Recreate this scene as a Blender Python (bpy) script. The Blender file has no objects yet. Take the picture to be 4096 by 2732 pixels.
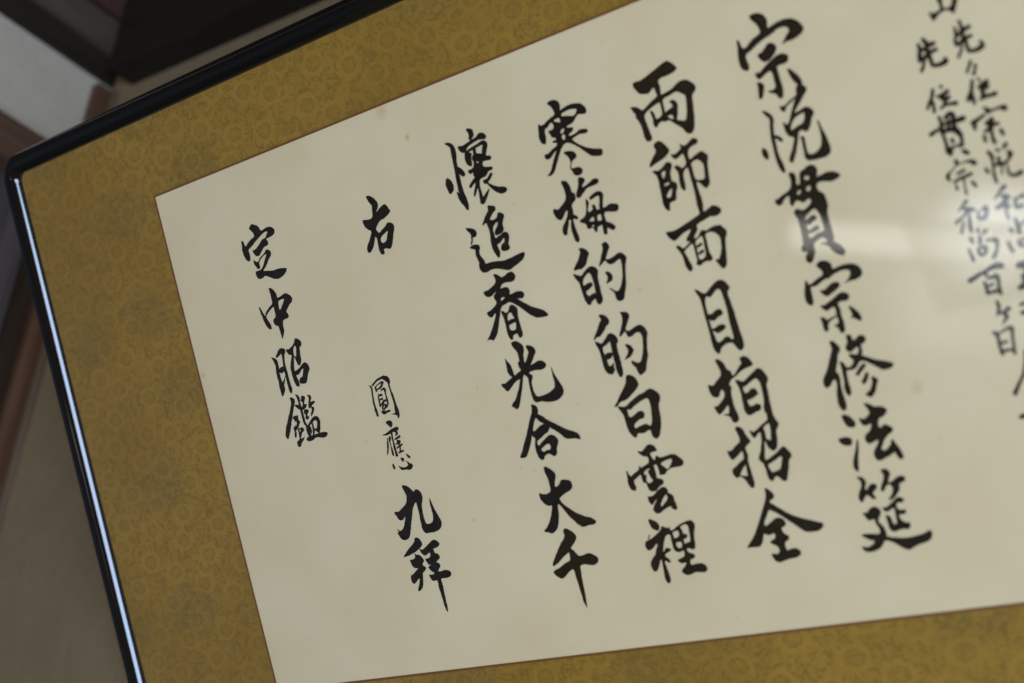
# Framed brush calligraphy hung high on a wall, seen from below at close range.
import bpy, bmesh, math, random
from mathutils import Matrix, Vector
from mathutils.geometry import tessellate_polygon

scene = bpy.context.scene
col = scene.collection

# ------------------------------------------------------------------ camera
RIGHT = Vector((0.804417, 0.585769, 0.098937))
UP = Vector((0.188805, -0.409996, 0.892332))
FWD = Vector((-0.563264, 0.699127, 0.440403))
cam_d = bpy.data.cameras.new('camera')
cam_d.lens = 50.0
cam_d.sensor_width = 36.0
cam_d.clip_start = 0.05
cam_d.clip_end = 60.0
cam_d.dof.use_dof = True
cam_d.dof.focus_distance = 0.865
cam_d.dof.aperture_fstop = 5.0
cam = bpy.data.objects.new('camera', cam_d)
cam.matrix_world = Matrix(((RIGHT.x, UP.x, -FWD.x, 0.0),
                           (RIGHT.y, UP.y, -FWD.y, 0.0),
                           (RIGHT.z, UP.z, -FWD.z, 1.5),
                           (0, 0, 0, 1)))
col.objects.link(cam)
scene.camera = cam

# ------------------------------------------------------------------ light
world = bpy.data.worlds.new('World')
scene.world = world
world.use_nodes = True
wn = world.node_tree
bg = wn.nodes['Background']
# a dim interior, lighter and cooler towards the open garden side behind and below the viewer
wtc = wn.nodes.new('ShaderNodeTexCoord')
wdot = wn.nodes.new('ShaderNodeVectorMath'); wdot.operation = 'DOT_PRODUCT'
wdot.inputs[1].default_value = (-0.17, -0.76, -0.63)
wn.links.new(wtc.outputs['Generated'], wdot.inputs[0])
wmr = wn.nodes.new('ShaderNodeMapRange'); wmr.interpolation_type = 'SMOOTHERSTEP'
wmr.inputs[1].default_value = 0.86; wmr.inputs[2].default_value = 1.02
wmr.inputs[3].default_value = 0.0; wmr.inputs[4].default_value = 1.0
wn.links.new(wdot.outputs['Value'], wmr.inputs[0])
wmx = wn.nodes.new('ShaderNodeMix'); wmx.data_type = 'RGBA'
wmx.inputs[6].default_value = (0.150, 0.104, 0.046, 1)
wmx.inputs[7].default_value = (0.165, 0.150, 0.120, 1)
wn.links.new(wmr.outputs[0], wmx.inputs[0])
wn.links.new(wmx.outputs[2], bg.inputs[0])
bg.inputs[1].default_value = 1.0

def area(name, loc, aim, sx, sy, power, color, shape='RECTANGLE', roll=0.0):
    d = bpy.data.lights.new(name, 'AREA')
    d.shape = shape; d.size = sx; d.size_y = sy
    d.energy = power; d.color = color
    o = bpy.data.objects.new(name, d)
    z = (Vector(loc) - Vector(aim)).normalized()
    x = Vector((0, 0, 1)).cross(z).normalized()
    y = z.cross(x)
    m = Matrix(((x.x, y.x, z.x, 0), (x.y, y.y, z.y, 0), (x.z, y.z, z.z, 0), (0, 0, 0, 1)))
    o.matrix_world = Matrix.Translation(loc) @ m @ Matrix.Rotation(roll, 4, 'Z')
    col.objects.link(o)
    return o

def soften(o, pad_u, pad_v, lo=(0.0, 0.0), rad=False):
    """lamp brightness falls off towards its edges, like light through paper screens"""
    d = o.data; d.use_nodes = True
    nt = d.node_tree; em = nt.nodes['Emission']
    geo = nt.nodes.new('ShaderNodeNewGeometry'); sep = nt.nodes.new('ShaderNodeSeparateXYZ')
    nt.links.new(geo.outputs['Parametric'], sep.inputs[0])
    def m(op, a, b=None):
        nd = nt.nodes.new('ShaderNodeMath'); nd.operation = op
        for k, v in enumerate((a, b)):
            if v is None: continue
            if isinstance(v, float): nd.inputs[k].default_value = v
            else: nt.links.new(v, nd.inputs[k])
        return nd.outputs[0]
    def edge(s, pad):
        e = m('SUBTRACT', 0.5, m('ABSOLUTE', m('SUBTRACT', s, 0.5)))
        mr = nt.nodes.new('ShaderNodeMapRange'); mr.interpolation_type = 'SMOOTHSTEP'
        mr.inputs[1].default_value = 0.0; mr.inputs[2].default_value = pad
        nt.links.new(e, mr.inputs[0]); return mr.outputs[0]
    if rad:
        du = m('SUBTRACT', sep.outputs[0], 0.5); dv = m('SUBTRACT', sep.outputs[1], 0.5)
        r = m('SQRT', m('ADD', m('MULTIPLY', du, du), m('MULTIPLY', dv, dv)))
        mr = nt.nodes.new('ShaderNodeMapRange'); mr.interpolation_type = 'SMOOTHSTEP'
        mr.inputs[1].default_value = 0.5; mr.inputs[2].default_value = 0.08
        nt.links.new(r, mr.inputs[0]); f = mr.outputs[0]
    else:
        f = m('MULTIPLY', edge(sep.outputs[0], pad_u), edge(sep.outputs[1], pad_v))
    nt.links.new(f, em.inputs['Strength'])

# daylight from the open side of the room, to the right of the viewer
area('window_light', (2.1, -1.5, 0.42), (-0.3, 0.55, 1.85), 1.25, 2.1, 184.0, (0.545, 0.715, 1.0))
# low openings behind the viewer, which the glass mirrors
o = area('low_opening_light', (-1.00, -1.9, 0.360), (-1.00, 0.0, 0.360), 0.70, 0.145, 0.92, (0.98, 0.97, 0.92), roll=math.radians(-21))
soften(o, 0.08, 0.38)
o = area('garden_light', (-0.82, -1.9, 0.335), (-0.82, 0.0, 0.335), 0.42, 0.39, 3.2, (0.84, 0.91, 1.0))
soften(o, 0.3, 0.3, rad=True)
o = area('veranda_light', (-0.90, -1.9, 0.12), (-0.90, 0.0, 0.12), 0.66, 0.46, 1.0, (0.93, 0.96, 1.0), roll=math.radians(-21))
soften(o, 0.30, 0.40)

scene.view_settings.view_transform = 'Standard'
scene.view_settings.look = 'None'
scene.view_settings.exposure = 0.0
scene.view_settings.gamma = 1.0
scene.view_settings.use_curve_mapping = False
scene.cycles.use_denoising = True

# ------------------------------------------------------------------ materials
def new_mat(name):
    m = bpy.data.materials.new(name); m.use_nodes = True
    nt = m.node_tree; nt.nodes.clear()
    out = nt.nodes.new('ShaderNodeOutputMaterial')
    b = nt.nodes.new('ShaderNodeBsdfPrincipled')
    nt.links.new(b.outputs[0], out.inputs[0])
    return m, nt, b, out

class NT:
    """short helpers for building node graphs"""
    def __init__(s, nt): s.nt = nt
    def n(s, t, **kw):
        nd = s.nt.nodes.new(t)
        for k, v in kw.items(): setattr(nd, k, v)
        return nd
    def put(s, sock, v):
        if hasattr(v, 'is_linked'): s.nt.links.new(v, sock)
        else: sock.default_value = v
    def math(s, op, a, b=None, clamp=False):
        nd = s.n('ShaderNodeMath', operation=op, use_clamp=clamp)
        s.put(nd.inputs[0], a)
        if b is not None: s.put(nd.inputs[1], b)
        return nd.outputs[0]
    def noise(s, vec, scale, detail=3, rough=0.55, dist=0.0):
        nd = s.n('ShaderNodeTexNoise')
        s.put(nd.inputs['Vector'], vec)
        nd.inputs['Scale'].default_value = scale; nd.inputs['Detail'].default_value = detail
        nd.inputs['Roughness'].default_value = rough; nd.inputs['Distortion'].default_value = dist
        return nd
    def ramp(s, fac, stops, interp='LINEAR'):
        nd = s.n('ShaderNodeValToRGB'); e = nd.color_ramp.elements
        nd.color_ramp.interpolation = interp
        while len(e) < len(stops): e.new(0.5)
        for el, (p, c) in zip(e, stops):
            el.position = p
            el.color = (c, c, c, 1) if isinstance(c, (int, float)) else (*c, 1)
        s.put(nd.inputs[0], fac)
        return nd.outputs[0]
    def mix(s, fac, a, b, mode='MIX'):
        nd = s.n('ShaderNodeMix', data_type='RGBA', blend_type=mode)
        s.put(nd.inputs[0], fac)
        for i, v in ((6, a), (7, b)):
            if isinstance(v, tuple): v = (*v, 1)
            s.put(nd.inputs[i], v)
        return nd.outputs[2]
    def mapping(s, vec, scale=(1, 1, 1), loc=(0, 0, 0), rot=(0, 0, 0)):
        nd = s.n('ShaderNodeMapping'); s.put(nd.inputs[0], vec)
        nd.inputs['Scale'].default_value = scale; nd.inputs['Location'].default_value = loc
        nd.inputs['Rotation'].default_value = rot
        return nd.outputs[0]

def paper_material():
    m, nt, b, out = new_mat('aged_paper'); g = NT(nt)
    co = g.n('ShaderNodeTexCoord').outputs['Object']
    broad = g.noise(co, 14, 4).outputs[0]
    fine = g.noise(co, 420, 4, 0.7).outputs[0]
    fibre = g.noise(g.mapping(co, (1, 0.22, 1)), 900, 3, 0.6).outputs[0]
    c = g.mix(g.ramp(broad, [(0.35, 0.0), (0.65, 1.0)]), PAPER_A, PAPER_B)
    c = g.mix(g.math('MULTIPLY', g.ramp(fine, [(0.35, 1.0), (0.55, 0.0)]), 0.03), c, (0.50, 0.45, 0.29))
    c = g.mix(g.math('MULTIPLY', g.ramp(fibre, [(0.55, 0.0), (0.75, 1.0)]), 0.05), c, (0.83, 0.80, 0.64))
    # foxing: small brown age spots that belong to the sheet
    for (x, y, r, a) in FOXING:
        sub = g.n('ShaderNodeVectorMath', operation='DISTANCE')
        wob = g.noise(co, 380, 2)
        add = g.n('ShaderNodeVectorMath', operation='MULTIPLY_ADD')
        nt.links.new(wob.outputs['Color'], add.inputs[0])
        add.inputs[1].default_value = (r * 1.1,) * 3
        nt.links.new(co, add.inputs[2])
        nt.links.new(add.outputs[0], sub.inputs[0])
        sub.inputs[1].default_value = (x + r * .55, y + r * .55, r * .55)
        f = g.ramp(g.math('DIVIDE', sub.outputs['Value'], r * 1.6), [(0.15, 1.0), (1.0, 0.0)], 'EASE')
        c = g.mix(g.math('MULTIPLY', f, a), c, (0.60, 0.33, 0.10))
    speck = g.noise(co, 260, 1, 0.4).outputs[0]
    c = g.mix(g.math('MULTIPLY', g.ramp(speck, [(0.765, 0.0), (0.80, 1.0)]), 0.22), c, (0.30, 0.24, 0.14))
    nt.links.new(c, b.inputs['Base Color'])
    b.inputs['Roughness'].default_value = 0.9
    b.inputs['Specular IOR Level'].default_value = 0.15
    return m

def brocade_material():
    m, nt, b, out = new_mat('gold_brocade'); g = NT(nt)
    co = g.n('ShaderNodeTexCoord').outputs['Object']
    wob = g.noise(co, 130, 3)
    wv = g.n('ShaderNodeVectorMath', operation='MULTIPLY_ADD')
    nt.links.new(wob.outputs['Color'], wv.inputs[0]); wv.inputs[1].default_value = (0.003,) * 3
    nt.links.new(co, wv.inputs[2])
    v = wv.outputs[0]
    # small woven rosettes on a loose lattice
    vo = g.n('ShaderNodeTexVoronoi', voronoi_dimensions='2D')
    g.put(vo.inputs['Vector'], g.mapping(v, (0.82, 1.0, 1.0), rot=(0, 0, 0.5)))
    vo.inputs['Scale'].default_value = 45; vo.inputs['Randomness'].default_value = 0.30
    d = vo.outputs['Distance']
    rose = g.ramp(d, [(0.0, 0.3), (0.035, 0.6), (0.075, 0.38), (0.12, 0.45), (0.165, 0.27),
                      (0.20, 0.31), (0.245, 0.75), (0.32, 0.77), (0.42, 0.62)], 'EASE')
    inside = g.ramp(d, [(0.20, 1.0), (0.25, 0.0)])
    petal = g.noise(co, 620, 2).outputs[0]
    rose = g.math('ADD', rose, g.math('MULTIPLY', inside, g.math('MULTIPLY', g.math('SUBTRACT', petal, 0.5), 1.5)))
    # scrolling vine between the rosettes
    vine = g.noise(co, 125, 2, 0.5, 1.1).outputs[0]
    vl = g.math('ABSOLUTE', g.math('SUBTRACT', vine, 0.5))
    vl = g.ramp(vl, [(0.008, 1.0), (0.05, 0.0)])
    outer = g.ramp(d, [(0.27, 0.0), (0.35, 1.0)])
    leaf = g.ramp(g.noise(co, 260, 2, 0.5, 0.6).outputs[0], [(0.60, 0.0), (0.66, 1.0)])
    dark = g.math('MULTIPLY', g.math('MAXIMUM', g.math('MULTIPLY', vl, 0.85), g.math('MULTIPLY', leaf, 1.0)), outer)
    val = g.math('SUBTRACT', rose, g.math('MULTIPLY', dark, 0.80), clamp=True)
    c = g.mix(val, BROC_DARK, BROC_LIGHT)
    # large medallions in greyed green and mauve brown thread
    big = g.n('ShaderNodeTexVoronoi', voronoi_dimensions='2D')
    g.put(big.inputs['Vector'], g.mapping(v, (0.7, 1.0, 1.0), loc=(0.31, 0.22, 0)))
    big.inputs['Scale'].default_value = 15; big.inputs['Randomness'].default_value = 0.7
    med = g.ramp(big.outputs['Distance'], [(0.12, 1.0), (0.38, 0.0)], 'EASE')
    tex = g.ramp(g.noise(co, 330, 3, 0.6, 0.8).outputs[0], [(0.40, 0.0), (0.60, 1.0)])
    med = g.math('MULTIPLY', med, g.math('ADD', g.math('MULTIPLY', tex, 0.75), 0.12))
    tint = g.mix(g.ramp(g.noise(co, 22, 2).outputs[0], [(0.42, 0.0), (0.58, 1.0)]), (0.125, 0.105, 0.034), (0.185, 0.098, 0.036))
    c = g.mix(g.math('MULTIPLY', med, 0.48), c, tint)
    hue = g.noise(co, 9, 2).outputs[0]
    c = g.mix(g.math('MULTIPLY', g.ramp(hue, [(0.40, 0.0), (0.62, 1.0)]), 0.35), c, (0.25, 0.122, 0.016))
    # warp and weft
    wx = g.n('ShaderNodeTexWave', bands_direction='X'); g.put(wx.inputs['Vector'], co)
    wx.inputs['Scale'].default_value = 520; wx.inputs['Distortion'].default_value = 1.5; wx.inputs['Detail Scale'].default_value = 40
    wy = g.noise(g.mapping(co, (0.25, 1, 1)), 1500, 2).outputs[0]
    wv2 = g.math('ADD', g.math('MULTIPLY', wx.outputs['Fac'], 0.5), wy)
    c = g.mix(g.math('MULTIPLY', g.ramp(wv2, [(0.55, 1.0), (1.0, 0.0)]), 0.22), c, (0.10, 0.065, 0.02))
    nt.links.new(c, b.inputs['Base Color'])
    b.inputs['Roughness'].default_value = 0.62
    b.inputs['Specular IOR Level'].default_value = 0.1
    bp = g.n('ShaderNodeBump'); bp.inputs['Strength'].default_value = 0.25; bp.inputs['Distance'].default_value = 0.0003
    nt.links.new(g.math('ADD', val, wv2), bp.inputs['Height']); nt.links.new(bp.outputs[0], b.inputs['Normal'])
    return m

def ink_material():
    m, nt, b, out = new_mat('sumi_ink'); g = NT(nt)
    co = g.n('ShaderNodeTexCoord').outputs['Object']
    t = g.noise(co, 160, 3).outputs[0]
    c = g.mix(g.ramp(t, [(0.35, 0.0), (0.7, 1.0)]), (0.010, 0.0060, 0.0030), (0.019, 0.0115, 0.0055))
    nt.links.new(c, b.inputs['Base Color'])
    b.inputs['Roughness'].default_value = 0.85
    b.inputs['Specular IOR Level'].default_value = 0.02
    return m

def lacquer_material():
    m, nt, b, out = new_mat('black_lacquer'); g = NT(nt)
    co = g.n('ShaderNodeTexCoord').outputs['Object']
    scr = g.noise(co, 90, 5, 0.65).outputs[0]
    b.inputs['Base Color'].default_value = (0.0035, 0.003, 0.0025, 1)
    nt.links.new(g.ramp(scr, [(0.3, 0.05), (0.7, 0.09)]), b.inputs['Roughness'])
    b.inputs['IOR'].default_value = 1.5
    dust = g.ramp(g.noise(co, 700, 2, 0.5).outputs[0], [(0.74, 0.0), (0.80, 1.0)])
    c = g.mix(g.math('MULTIPLY', dust, 0.30), (0.0035, 0.003, 0.0025), (0.05, 0.05, 0.045))
    nt.links.new(c, b.inputs['Base Color'])
    bp = g.n('ShaderNodeBump'); bp.inputs['Strength'].default_value = 0.06; bp.inputs['Distance'].default_value = 0.0004
    nt.links.new(g.noise(co, 28, 3).outputs[0], bp.inputs['Height']); nt.links.new(bp.outputs[0], b.inputs['Normal'])
    return m

def glass_material():
    m = bpy.data.materials.new('picture_glass'); m.use_nodes = True
    nt = m.node_tree; nt.nodes.clear(); g = NT(nt)
    out = g.n('ShaderNodeOutputMaterial')
    tr = g.n('ShaderNodeBsdfTransparent'); tr.inputs[0].default_value = (0.985, 0.99, 0.98, 1)
    gl = g.n('ShaderNodeBsdfGlossy'); gl.inputs['Roughness'].default_value = 0.004
    fr = g.n('ShaderNodeFresnel'); fr.inputs[0].default_value = 1.52
    geo = g.n('ShaderNodeNewGeometry')
    front = g.math('SUBTRACT', 1.0, geo.outputs['Backfacing'])
    # both surfaces of the sheet mirror, so one side carries the sum of the two
    fac = g.math('MULTIPLY', g.math('MULTIPLY', fr.outputs[0], 1.8), front, clamp=True)
    mx = g.n('ShaderNodeMixShader')
    nt.links.new(fac, mx.inputs[0]); nt.links.new(tr.outputs[0], mx.inputs[1]); nt.links.new(gl.outputs[0], mx.inputs[2])
    nt.links.new(mx.outputs[0], out.inputs[0])
    return m

def plaster_material(name, ca, cb):
    m, nt, b, out = new_mat(name); g = NT(nt)
    co = g.n('ShaderNodeTexCoord').outputs['Object']
    n1 = g.noise(co, 5, 4).outputs[0]; n2 = g.noise(co, 130, 5, 0.7).outputs[0]; n3 = g.noise(co, 28, 4, 0.6).outputs[0]
    c = g.mix(g.ramp(g.math('ADD', g.math('MULTIPLY', n1, 0.6), g.math('MULTIPLY', n3, 0.4)), [(0.38, 0.0), (0.62, 1.0)]), ca, cb)
    c = g.mix(g.math('MULTIPLY', g.ramp(n2, [(0.35, 1.0), (0.55, 0.0)]), 0.25), c, tuple(x * .7 for x in ca))
    nt.links.new(c, b.inputs['Base Color'])
    b.inputs['Roughness'].default_value = 0.95; b.inputs['Specular IOR Level'].default_value = 0.1
    bp = g.n('ShaderNodeBump'); bp.inputs['Strength'].default_value = 0.3; bp.inputs['Distance'].default_value = 0.001
    nt.links.new(n2, bp.inputs['Height']); nt.links.new(bp.outputs[0], b.inputs['Normal'])
    return m

def wood_material(name, ca, cb, axis, rough=0.5):
    """grain runs along the given axis"""
    m, nt, b, out = new_mat(name); g = NT(nt)
    co = g.n('ShaderNodeTexCoord').outputs['Object']
    sc = [22, 22, 22]; sc[axis] = 1.2
    gr = g.noise(g.mapping(co, tuple(sc)), 4, 5, 0.6, 0.4).outputs[0]
    c = g.mix(g.ramp(gr, [(0.35, 0.0), (0.65, 1.0)]), ca, cb)
    nt.links.new(c, b.inputs['Base Color'])
    b.inputs['Roughness'].default_value = rough; b.inputs['Specular IOR Level'].default_value = 0.35
    bp = g.n('ShaderNodeBump'); bp.inputs['Strength'].default_value = 0.2; bp.inputs['Distance'].default_value = 0.0008
    nt.links.new(gr, bp.inputs['Height']); nt.links.new(bp.outputs[0], b.inputs['Normal'])
    return m

def plain(name, c, rough=0.6):
    m, nt, b, out = new_mat(name); g = NT(nt)
    co = g.n('ShaderNodeTexCoord').outputs['Object']
    nz = g.noise(co, 300, 3).outputs[0]
    nt.links.new(g.mix(nz, tuple(x * .8 for x in c), tuple(x * 1.2 for x in c)), b.inputs['Base Color'])
    b.inputs['Roughness'].default_value = rough
    return m

PAPER_A = (0.770, 0.585, 0.342)
PAPER_B = (0.815, 0.634, 0.388)
BROC_DARK = (0.272, 0.144, 0.0205)
BROC_LIGHT = (0.462, 0.242, 0.030)

# ------------------------------------------------------------------ helpers
def link(name, me, m, parent=None):
    o = bpy.data.objects.new(name, me)
    if m: me.materials.append(m)
    col.objects.link(o)
    if parent: o.parent = parent
    return o

def tag(o, label, cat, kind=None, group=None):
    o['label'] = label; o['category'] = cat
    if kind: o['kind'] = kind
    if group: o['group'] = group
    return o

def box_mesh(name, lo, hi, bevel=0.0, origin=(0, 0, 0)):
    bm = bmesh.new()
    lo = Vector(lo); hi = Vector(hi); og = Vector(origin)
    bmesh.ops.create_cube(bm, size=1.0)
    for v in bm.verts:
        v.co = Vector((lo[i] + (v.co[i] + .5) * (hi[i] - lo[i]) for i in range(3))) - og
    if bevel: bmesh.ops.bevel(bm, geom=bm.edges[:], offset=bevel, segments=2, affect='EDGES', profile=0.6)
    me = bpy.data.meshes.new(name); bm.to_mesh(me); bm.free()
    return me

def solid(name, lo, hi, m, bevel, label, cat):
    og = Vector(((lo[0] + hi[0]) / 2, (lo[1] + hi[1]) / 2, lo[2]))
    o = link(name, box_mesh(name, lo, hi, bevel, og), m)
    o.location = og
    return tag(o, label, cat)

# ------------------------------------------------------------------ the room corner behind the picture
WX, WY = -1.148, 0.700          # planes of the two walls
cream = plaster_material('cream_plaster', (0.42, 0.355, 0.265), (0.465, 0.40, 0.30))
taupe = plaster_material('taupe_plaster', (0.215, 0.146, 0.080), (0.252, 0.174, 0.096))
grey_y = wood_material('lit_beam_wood', (0.050, 0.035, 0.024), (0.086, 0.062, 0.044), 1, 0.45)  # lit front of the left beam, the light put into its grey
brown_y = wood_material('shaded_beam_wood', (0.011, 0.0075, 0.0035), (0.024, 0.016, 0.008), 1, 0.55)  # underside of the same beam, its shade put into the colour
dark_x = wood_material('dark_stained_wood_back', (0.007, 0.0040, 0.0022), (0.014, 0.0085, 0.0050), 0, 0.6)
dark_z = wood_material('dark_stained_jamb', (0.020, 0.011, 0.006), (0.036, 0.021, 0.012), 2, 0.5)
red_z = wood_material('reddish_post_wood', (0.072, 0.033, 0.016), (0.135, 0.064, 0.033), 2, 0.5)
red_y = wood_material('reddish_rail_wood', (0.070, 0.035, 0.020), (0.106, 0.055, 0.032), 1, 0.5)
maroon_y = wood_material('maroon_board_wood', (0.052, 0.024, 0.016), (0.078, 0.037, 0.025), 1, 0.5)
panel_m = wood_material('grey_panel_wood', (0.044, 0.034, 0.029), (0.083, 0.065, 0.056), 2, 0.5)

solid('plaster_wall', (WX - .08, -1.1, 2.230), (WX, WY, 2.400), cream, 0, 'pale cream plaster wall panel between the dark beam underside and the reddish rail', 'wall')
solid('plaster_wall', (WX - .08, WY, 1.0), (1.5, WY + .08, 2.98), taupe, 0, 'taupe plaster wall behind the framed calligraphy', 'wall')
solid('corner_post', (WX, WY - .023, 1.0), (WX + .012, WY, 2.356), red_z, .0015, 'reddish brown upright post in the corner of the room', 'post')
solid('wooden_batten', (WX + .0125, WY - .007, 1.0), (WX + .018, WY, 2.356), wood_material('pale_batten_wood', (0.11, 0.070, 0.040), (0.15, 0.10, 0.060), 2), .001, 'thin pale strip along the edge of the reddish post', 'batten')
solid('wooden_beam', (WX - .05, -1.1, 2.3965), (WX + .012, WY, 2.4375), grey_y, .0015, 'greyish purple wooden beam face over its darkened underside, top left corner of the photo', 'beam')
solid('beam_underside', (WX - .05, -1.1, 2.366), (WX + .006, WY, 2.396), brown_y, .0015, 'underside of the grey beam, its shade put into dark brown, along the top of the cream wall panel', 'soffit')  # shaded underside of the beam above, drawn as a darkened strip
solid('wooden_board', (WX - .05, -1.1, 2.447), (WX + .010, WY, 2.75), maroon_y, .002, 'maroon wooden board just above the grey beam, at the top edge', 'board')
solid('dark_gap_fill', (WX - .08, -1.1, 2.401), (WX - .051, WY, 2.98), dark_z, 0, 'dark plank standing in for the shadow line between the grey beam and the maroon board', 'filler')  # added dark backing that draws the shadow line in the gap
solid('wooden_lintel', (WX + .038, WY - .034, 2.357), (1.5, WY, 2.75), dark_x, .002, 'nearly black wide lintel above the picture frame', 'lintel')
solid('wooden_rail', (WX - .06, -1.1, 2.209), (WX + .03, WY - .044, 2.249), red_y, .002, 'reddish brown rail under the cream wall panel', 'rail')
solid('door_panel', (WX - .06, -1.1, 1.0), (WX - .002, WY - .0445, 2.208), panel_m, 0, 'greyish dark wooden panel below the reddish rail', 'panel')
solid('door_jamb', (WX - .06, WY - .0435, 1.0), (WX + .002, WY - .0235, 2.229), dark_z, .001, 'dark brown narrow jamb between the grey panel and the reddish post', 'jamb')

# ------------------------------------------------------------------ the framed calligraphy
# picture coordinates: x to the right, y down from the top left corner of the paper (metres), z out of the picture
PW, PH = 0.765, 0.330            # paper
IX0, IX1, IY0, IY1 = -0.1229, PW + 0.1229, -0.0513, PH + 0.0513     # opening of the frame
BAR = 0.0148
BX, BY = (IX0 + IX1) / 2, IY1 + BAR                                # base: middle of the lower rail

def P(x, y, z=0.0):
    return Vector((x - BX, BY - y, z))

SPOTS = [(0.1930, 0.0029, 0.0042, 0.35), (0.2064, 0.0228, 0.0018, 0.60), (0.1853, 0.2456, 0.0010, 0.50), (0.4569, 0.2226, 0.0030, 0.28), (0.0031, 0.1203, 0.0020, 0.40), (0.3270, 0.1429, 0.0016, 0.25), (0.0863, 0.0597, 0.0006, 0.40)]
FOXING = [(*P(x, y)[:2], r, a) for x, y, r, a in SPOTS]

ax = Vector((0.999391, 0.003463, 0.034713)); ay = -Vector((0.027681, 0.526873, -0.849493)); az = ax.cross(ay)
corner = Vector((-0.692229, 0.473983, 1.969665))
pm = Matrix(((ax.x, ay.x, az.x, 0), (ax.y, ay.y, az.y, 0), (ax.z, ay.z, az.z, 0), (0, 0, 0, 1)))
pic = bpy.data.objects.new('framed_calligraphy', None)
pic.empty_display_size = 0.05
pic.matrix_world = Matrix.Translation(corner - pm.to_3x3() @ P(0, 0)) @ pm
col.objects.link(pic)
tag(pic, 'framed brush calligraphy on cream paper with gold brocade mount and black lacquer frame', 'framed picture')

def flat(name, x0, x1, y0, y1, z0, z1, m, parent, bevel=0.0):
    lo = P(x0, y1, z0); hi = P(x1, y0, z1)
    return link(name, box_mesh(name, lo, hi, bevel), m, parent)

def ring(name, o0, o1, z0, z1, m, parent):
    """flat rectangular ring with real thickness; o0 inner, o1 outer rectangles (x0, x1, y0, y1)"""
    bm = bmesh.new(); vs = []
    for z in (z0, z1):
        for r in (o0, o1):
            vs.append([bm.verts.new(P(x, y, z)) for x, y in ((r[0], r[2]), (r[1], r[2]), (r[1], r[3]), (r[0], r[3]))])
    a, b, c, d = vs
    for i in range(4):
        j = (i + 1) % 4
        bm.faces.new((c[i], c[j], d[j], d[i])); bm.faces.new((a[i], b[i], b[j], a[j]))
        bm.faces.new((a[i], a[j], c[j], c[i])); bm.faces.new((b[i], d[i], d[j], b[j]))
    bmesh.ops.recalc_face_normals(bm, faces=bm.faces[:])
    me = bpy.data.meshes.new(name); bm.to_mesh(me); bm.free()
    return link(name, me, m, parent)

ink_m = ink_material()
paper = flat('calligraphy_paper', 0, PW, 0, PH, -0.0004, 0.0, paper_material(), pic)
brocade = ring('brocade_mount', (0.0008, PW - 0.0008, 0.0008, PH - 0.0008), (IX0 - .004, IX1 + .004, IY0 - .004, IY1 + .004), -0.0030, -0.0006, brocade_material(), pic)
ring('border_line', (0.0, PW, 0.0, PH), (-0.0014, PW + 0.0014, -0.0014, PH + 0.0014), -0.0005, 0.0002,
     plain('red_brown_border', (0.190, 0.066, 0.008)), pic)
flat('backing_board', IX0 - .005, IX1 + .005, IY0 - .005, IY1 + .005, -0.0085, -0.0035, plain('backing_card', (0.2, 0.15, 0.1)), pic)
flat('glass_pane', IX0 - .003, IX1 + .003, IY0 - .003, IY1 + .003, 0.0005, 0.0019, glass_material(), pic)

def rounded(x0, x1, y0, y1, r, seg=10):
    pts = []
    for cx, cy, a0 in ((x0 + r, y0 + r, 180), (x1 - r, y0 + r, 270), (x1 - r, y1 - r, 0), (x0 + r, y1 - r, 90)):
        for k in range(seg + 1):
            a = math.radians(a0 + 90 * k / seg)
            pts.append((cx + r * math.cos(a), cy + r * math.sin(a)))
    return pts

def lacquer_frame():
    bm = bmesh.new()
    # low lip by the glass, a slope up, a rounded back
    pts = [(0.0, -9.0), (0.0, 1.0), (0.25, 1.75), (0.7, 2.55), (1.3, 3.4), (2.0, 4.25), (2.8, 5.0), (3.7, 5.6), (4.8, 6.0), (6.0, 6.2), (7.2, 6.1),
           (8.4, 5.75), (9.6, 5.05), (10.6, 4.1), (11.4, 2.8), (11.95, 1.2), (12.2, -0.6), (12.2, -16.0), (6.0, -18.0), (3.0, -18.0), (0.0, -9.0)]
    body = pts[1:17]                       # the visible moulding, rounded by a spline
    fine = []
    for k in range(len(body) - 1):
        p0 = Vector(body[max(k - 1, 0)]); p1 = Vector(body[k]); p2 = Vector(body[k + 1]); p3 = Vector(body[min(k + 2, len(body) - 1)])
        for q in range(4):
            u = q / 4
            fine.append(tuple(0.5 * ((2 * p1) + (p2 - p0) * u + (2 * p0 - 5 * p1 + 4 * p2 - p3) * u * u + (3 * p1 - p0 - 3 * p2 + p3) * u ** 3)))
    prof = [(a / 12.2, b * 1e-3) for a, b in pts[:1] + fine + pts[16:]]
    inn = rounded(IX0, IX1, IY0, IY1, 0.0058)
    outr = rounded(IX0 - BAR, IX1 + BAR, IY0 - BAR, IY1 + BAR, 0.0195)
    n = len(inn); rows = []
    for s, z in prof[:-1]:
        rows.append([bm.verts.new(P(a[0] + (b[0] - a[0]) * s, a[1] + (b[1] - a[1]) * s, z)) for a, b in zip(inn, outr)])
    m = len(rows)
    for k in range(m):
        for i in range(n):
            j = (i + 1) % n; q = (k + 1) % m
            bm.faces.new((rows[k][i], rows[k][j], rows[q][j], rows[q][i])).smooth = True
    bmesh.ops.recalc_face_normals(bm, faces=bm.faces[:])
    me = bpy.data.meshes.new('lacquer_frame'); bm.to_mesh(me); bm.free()
    return link('lacquer_frame', me, lacquer_material(), pic)
lacquer_frame()

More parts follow.
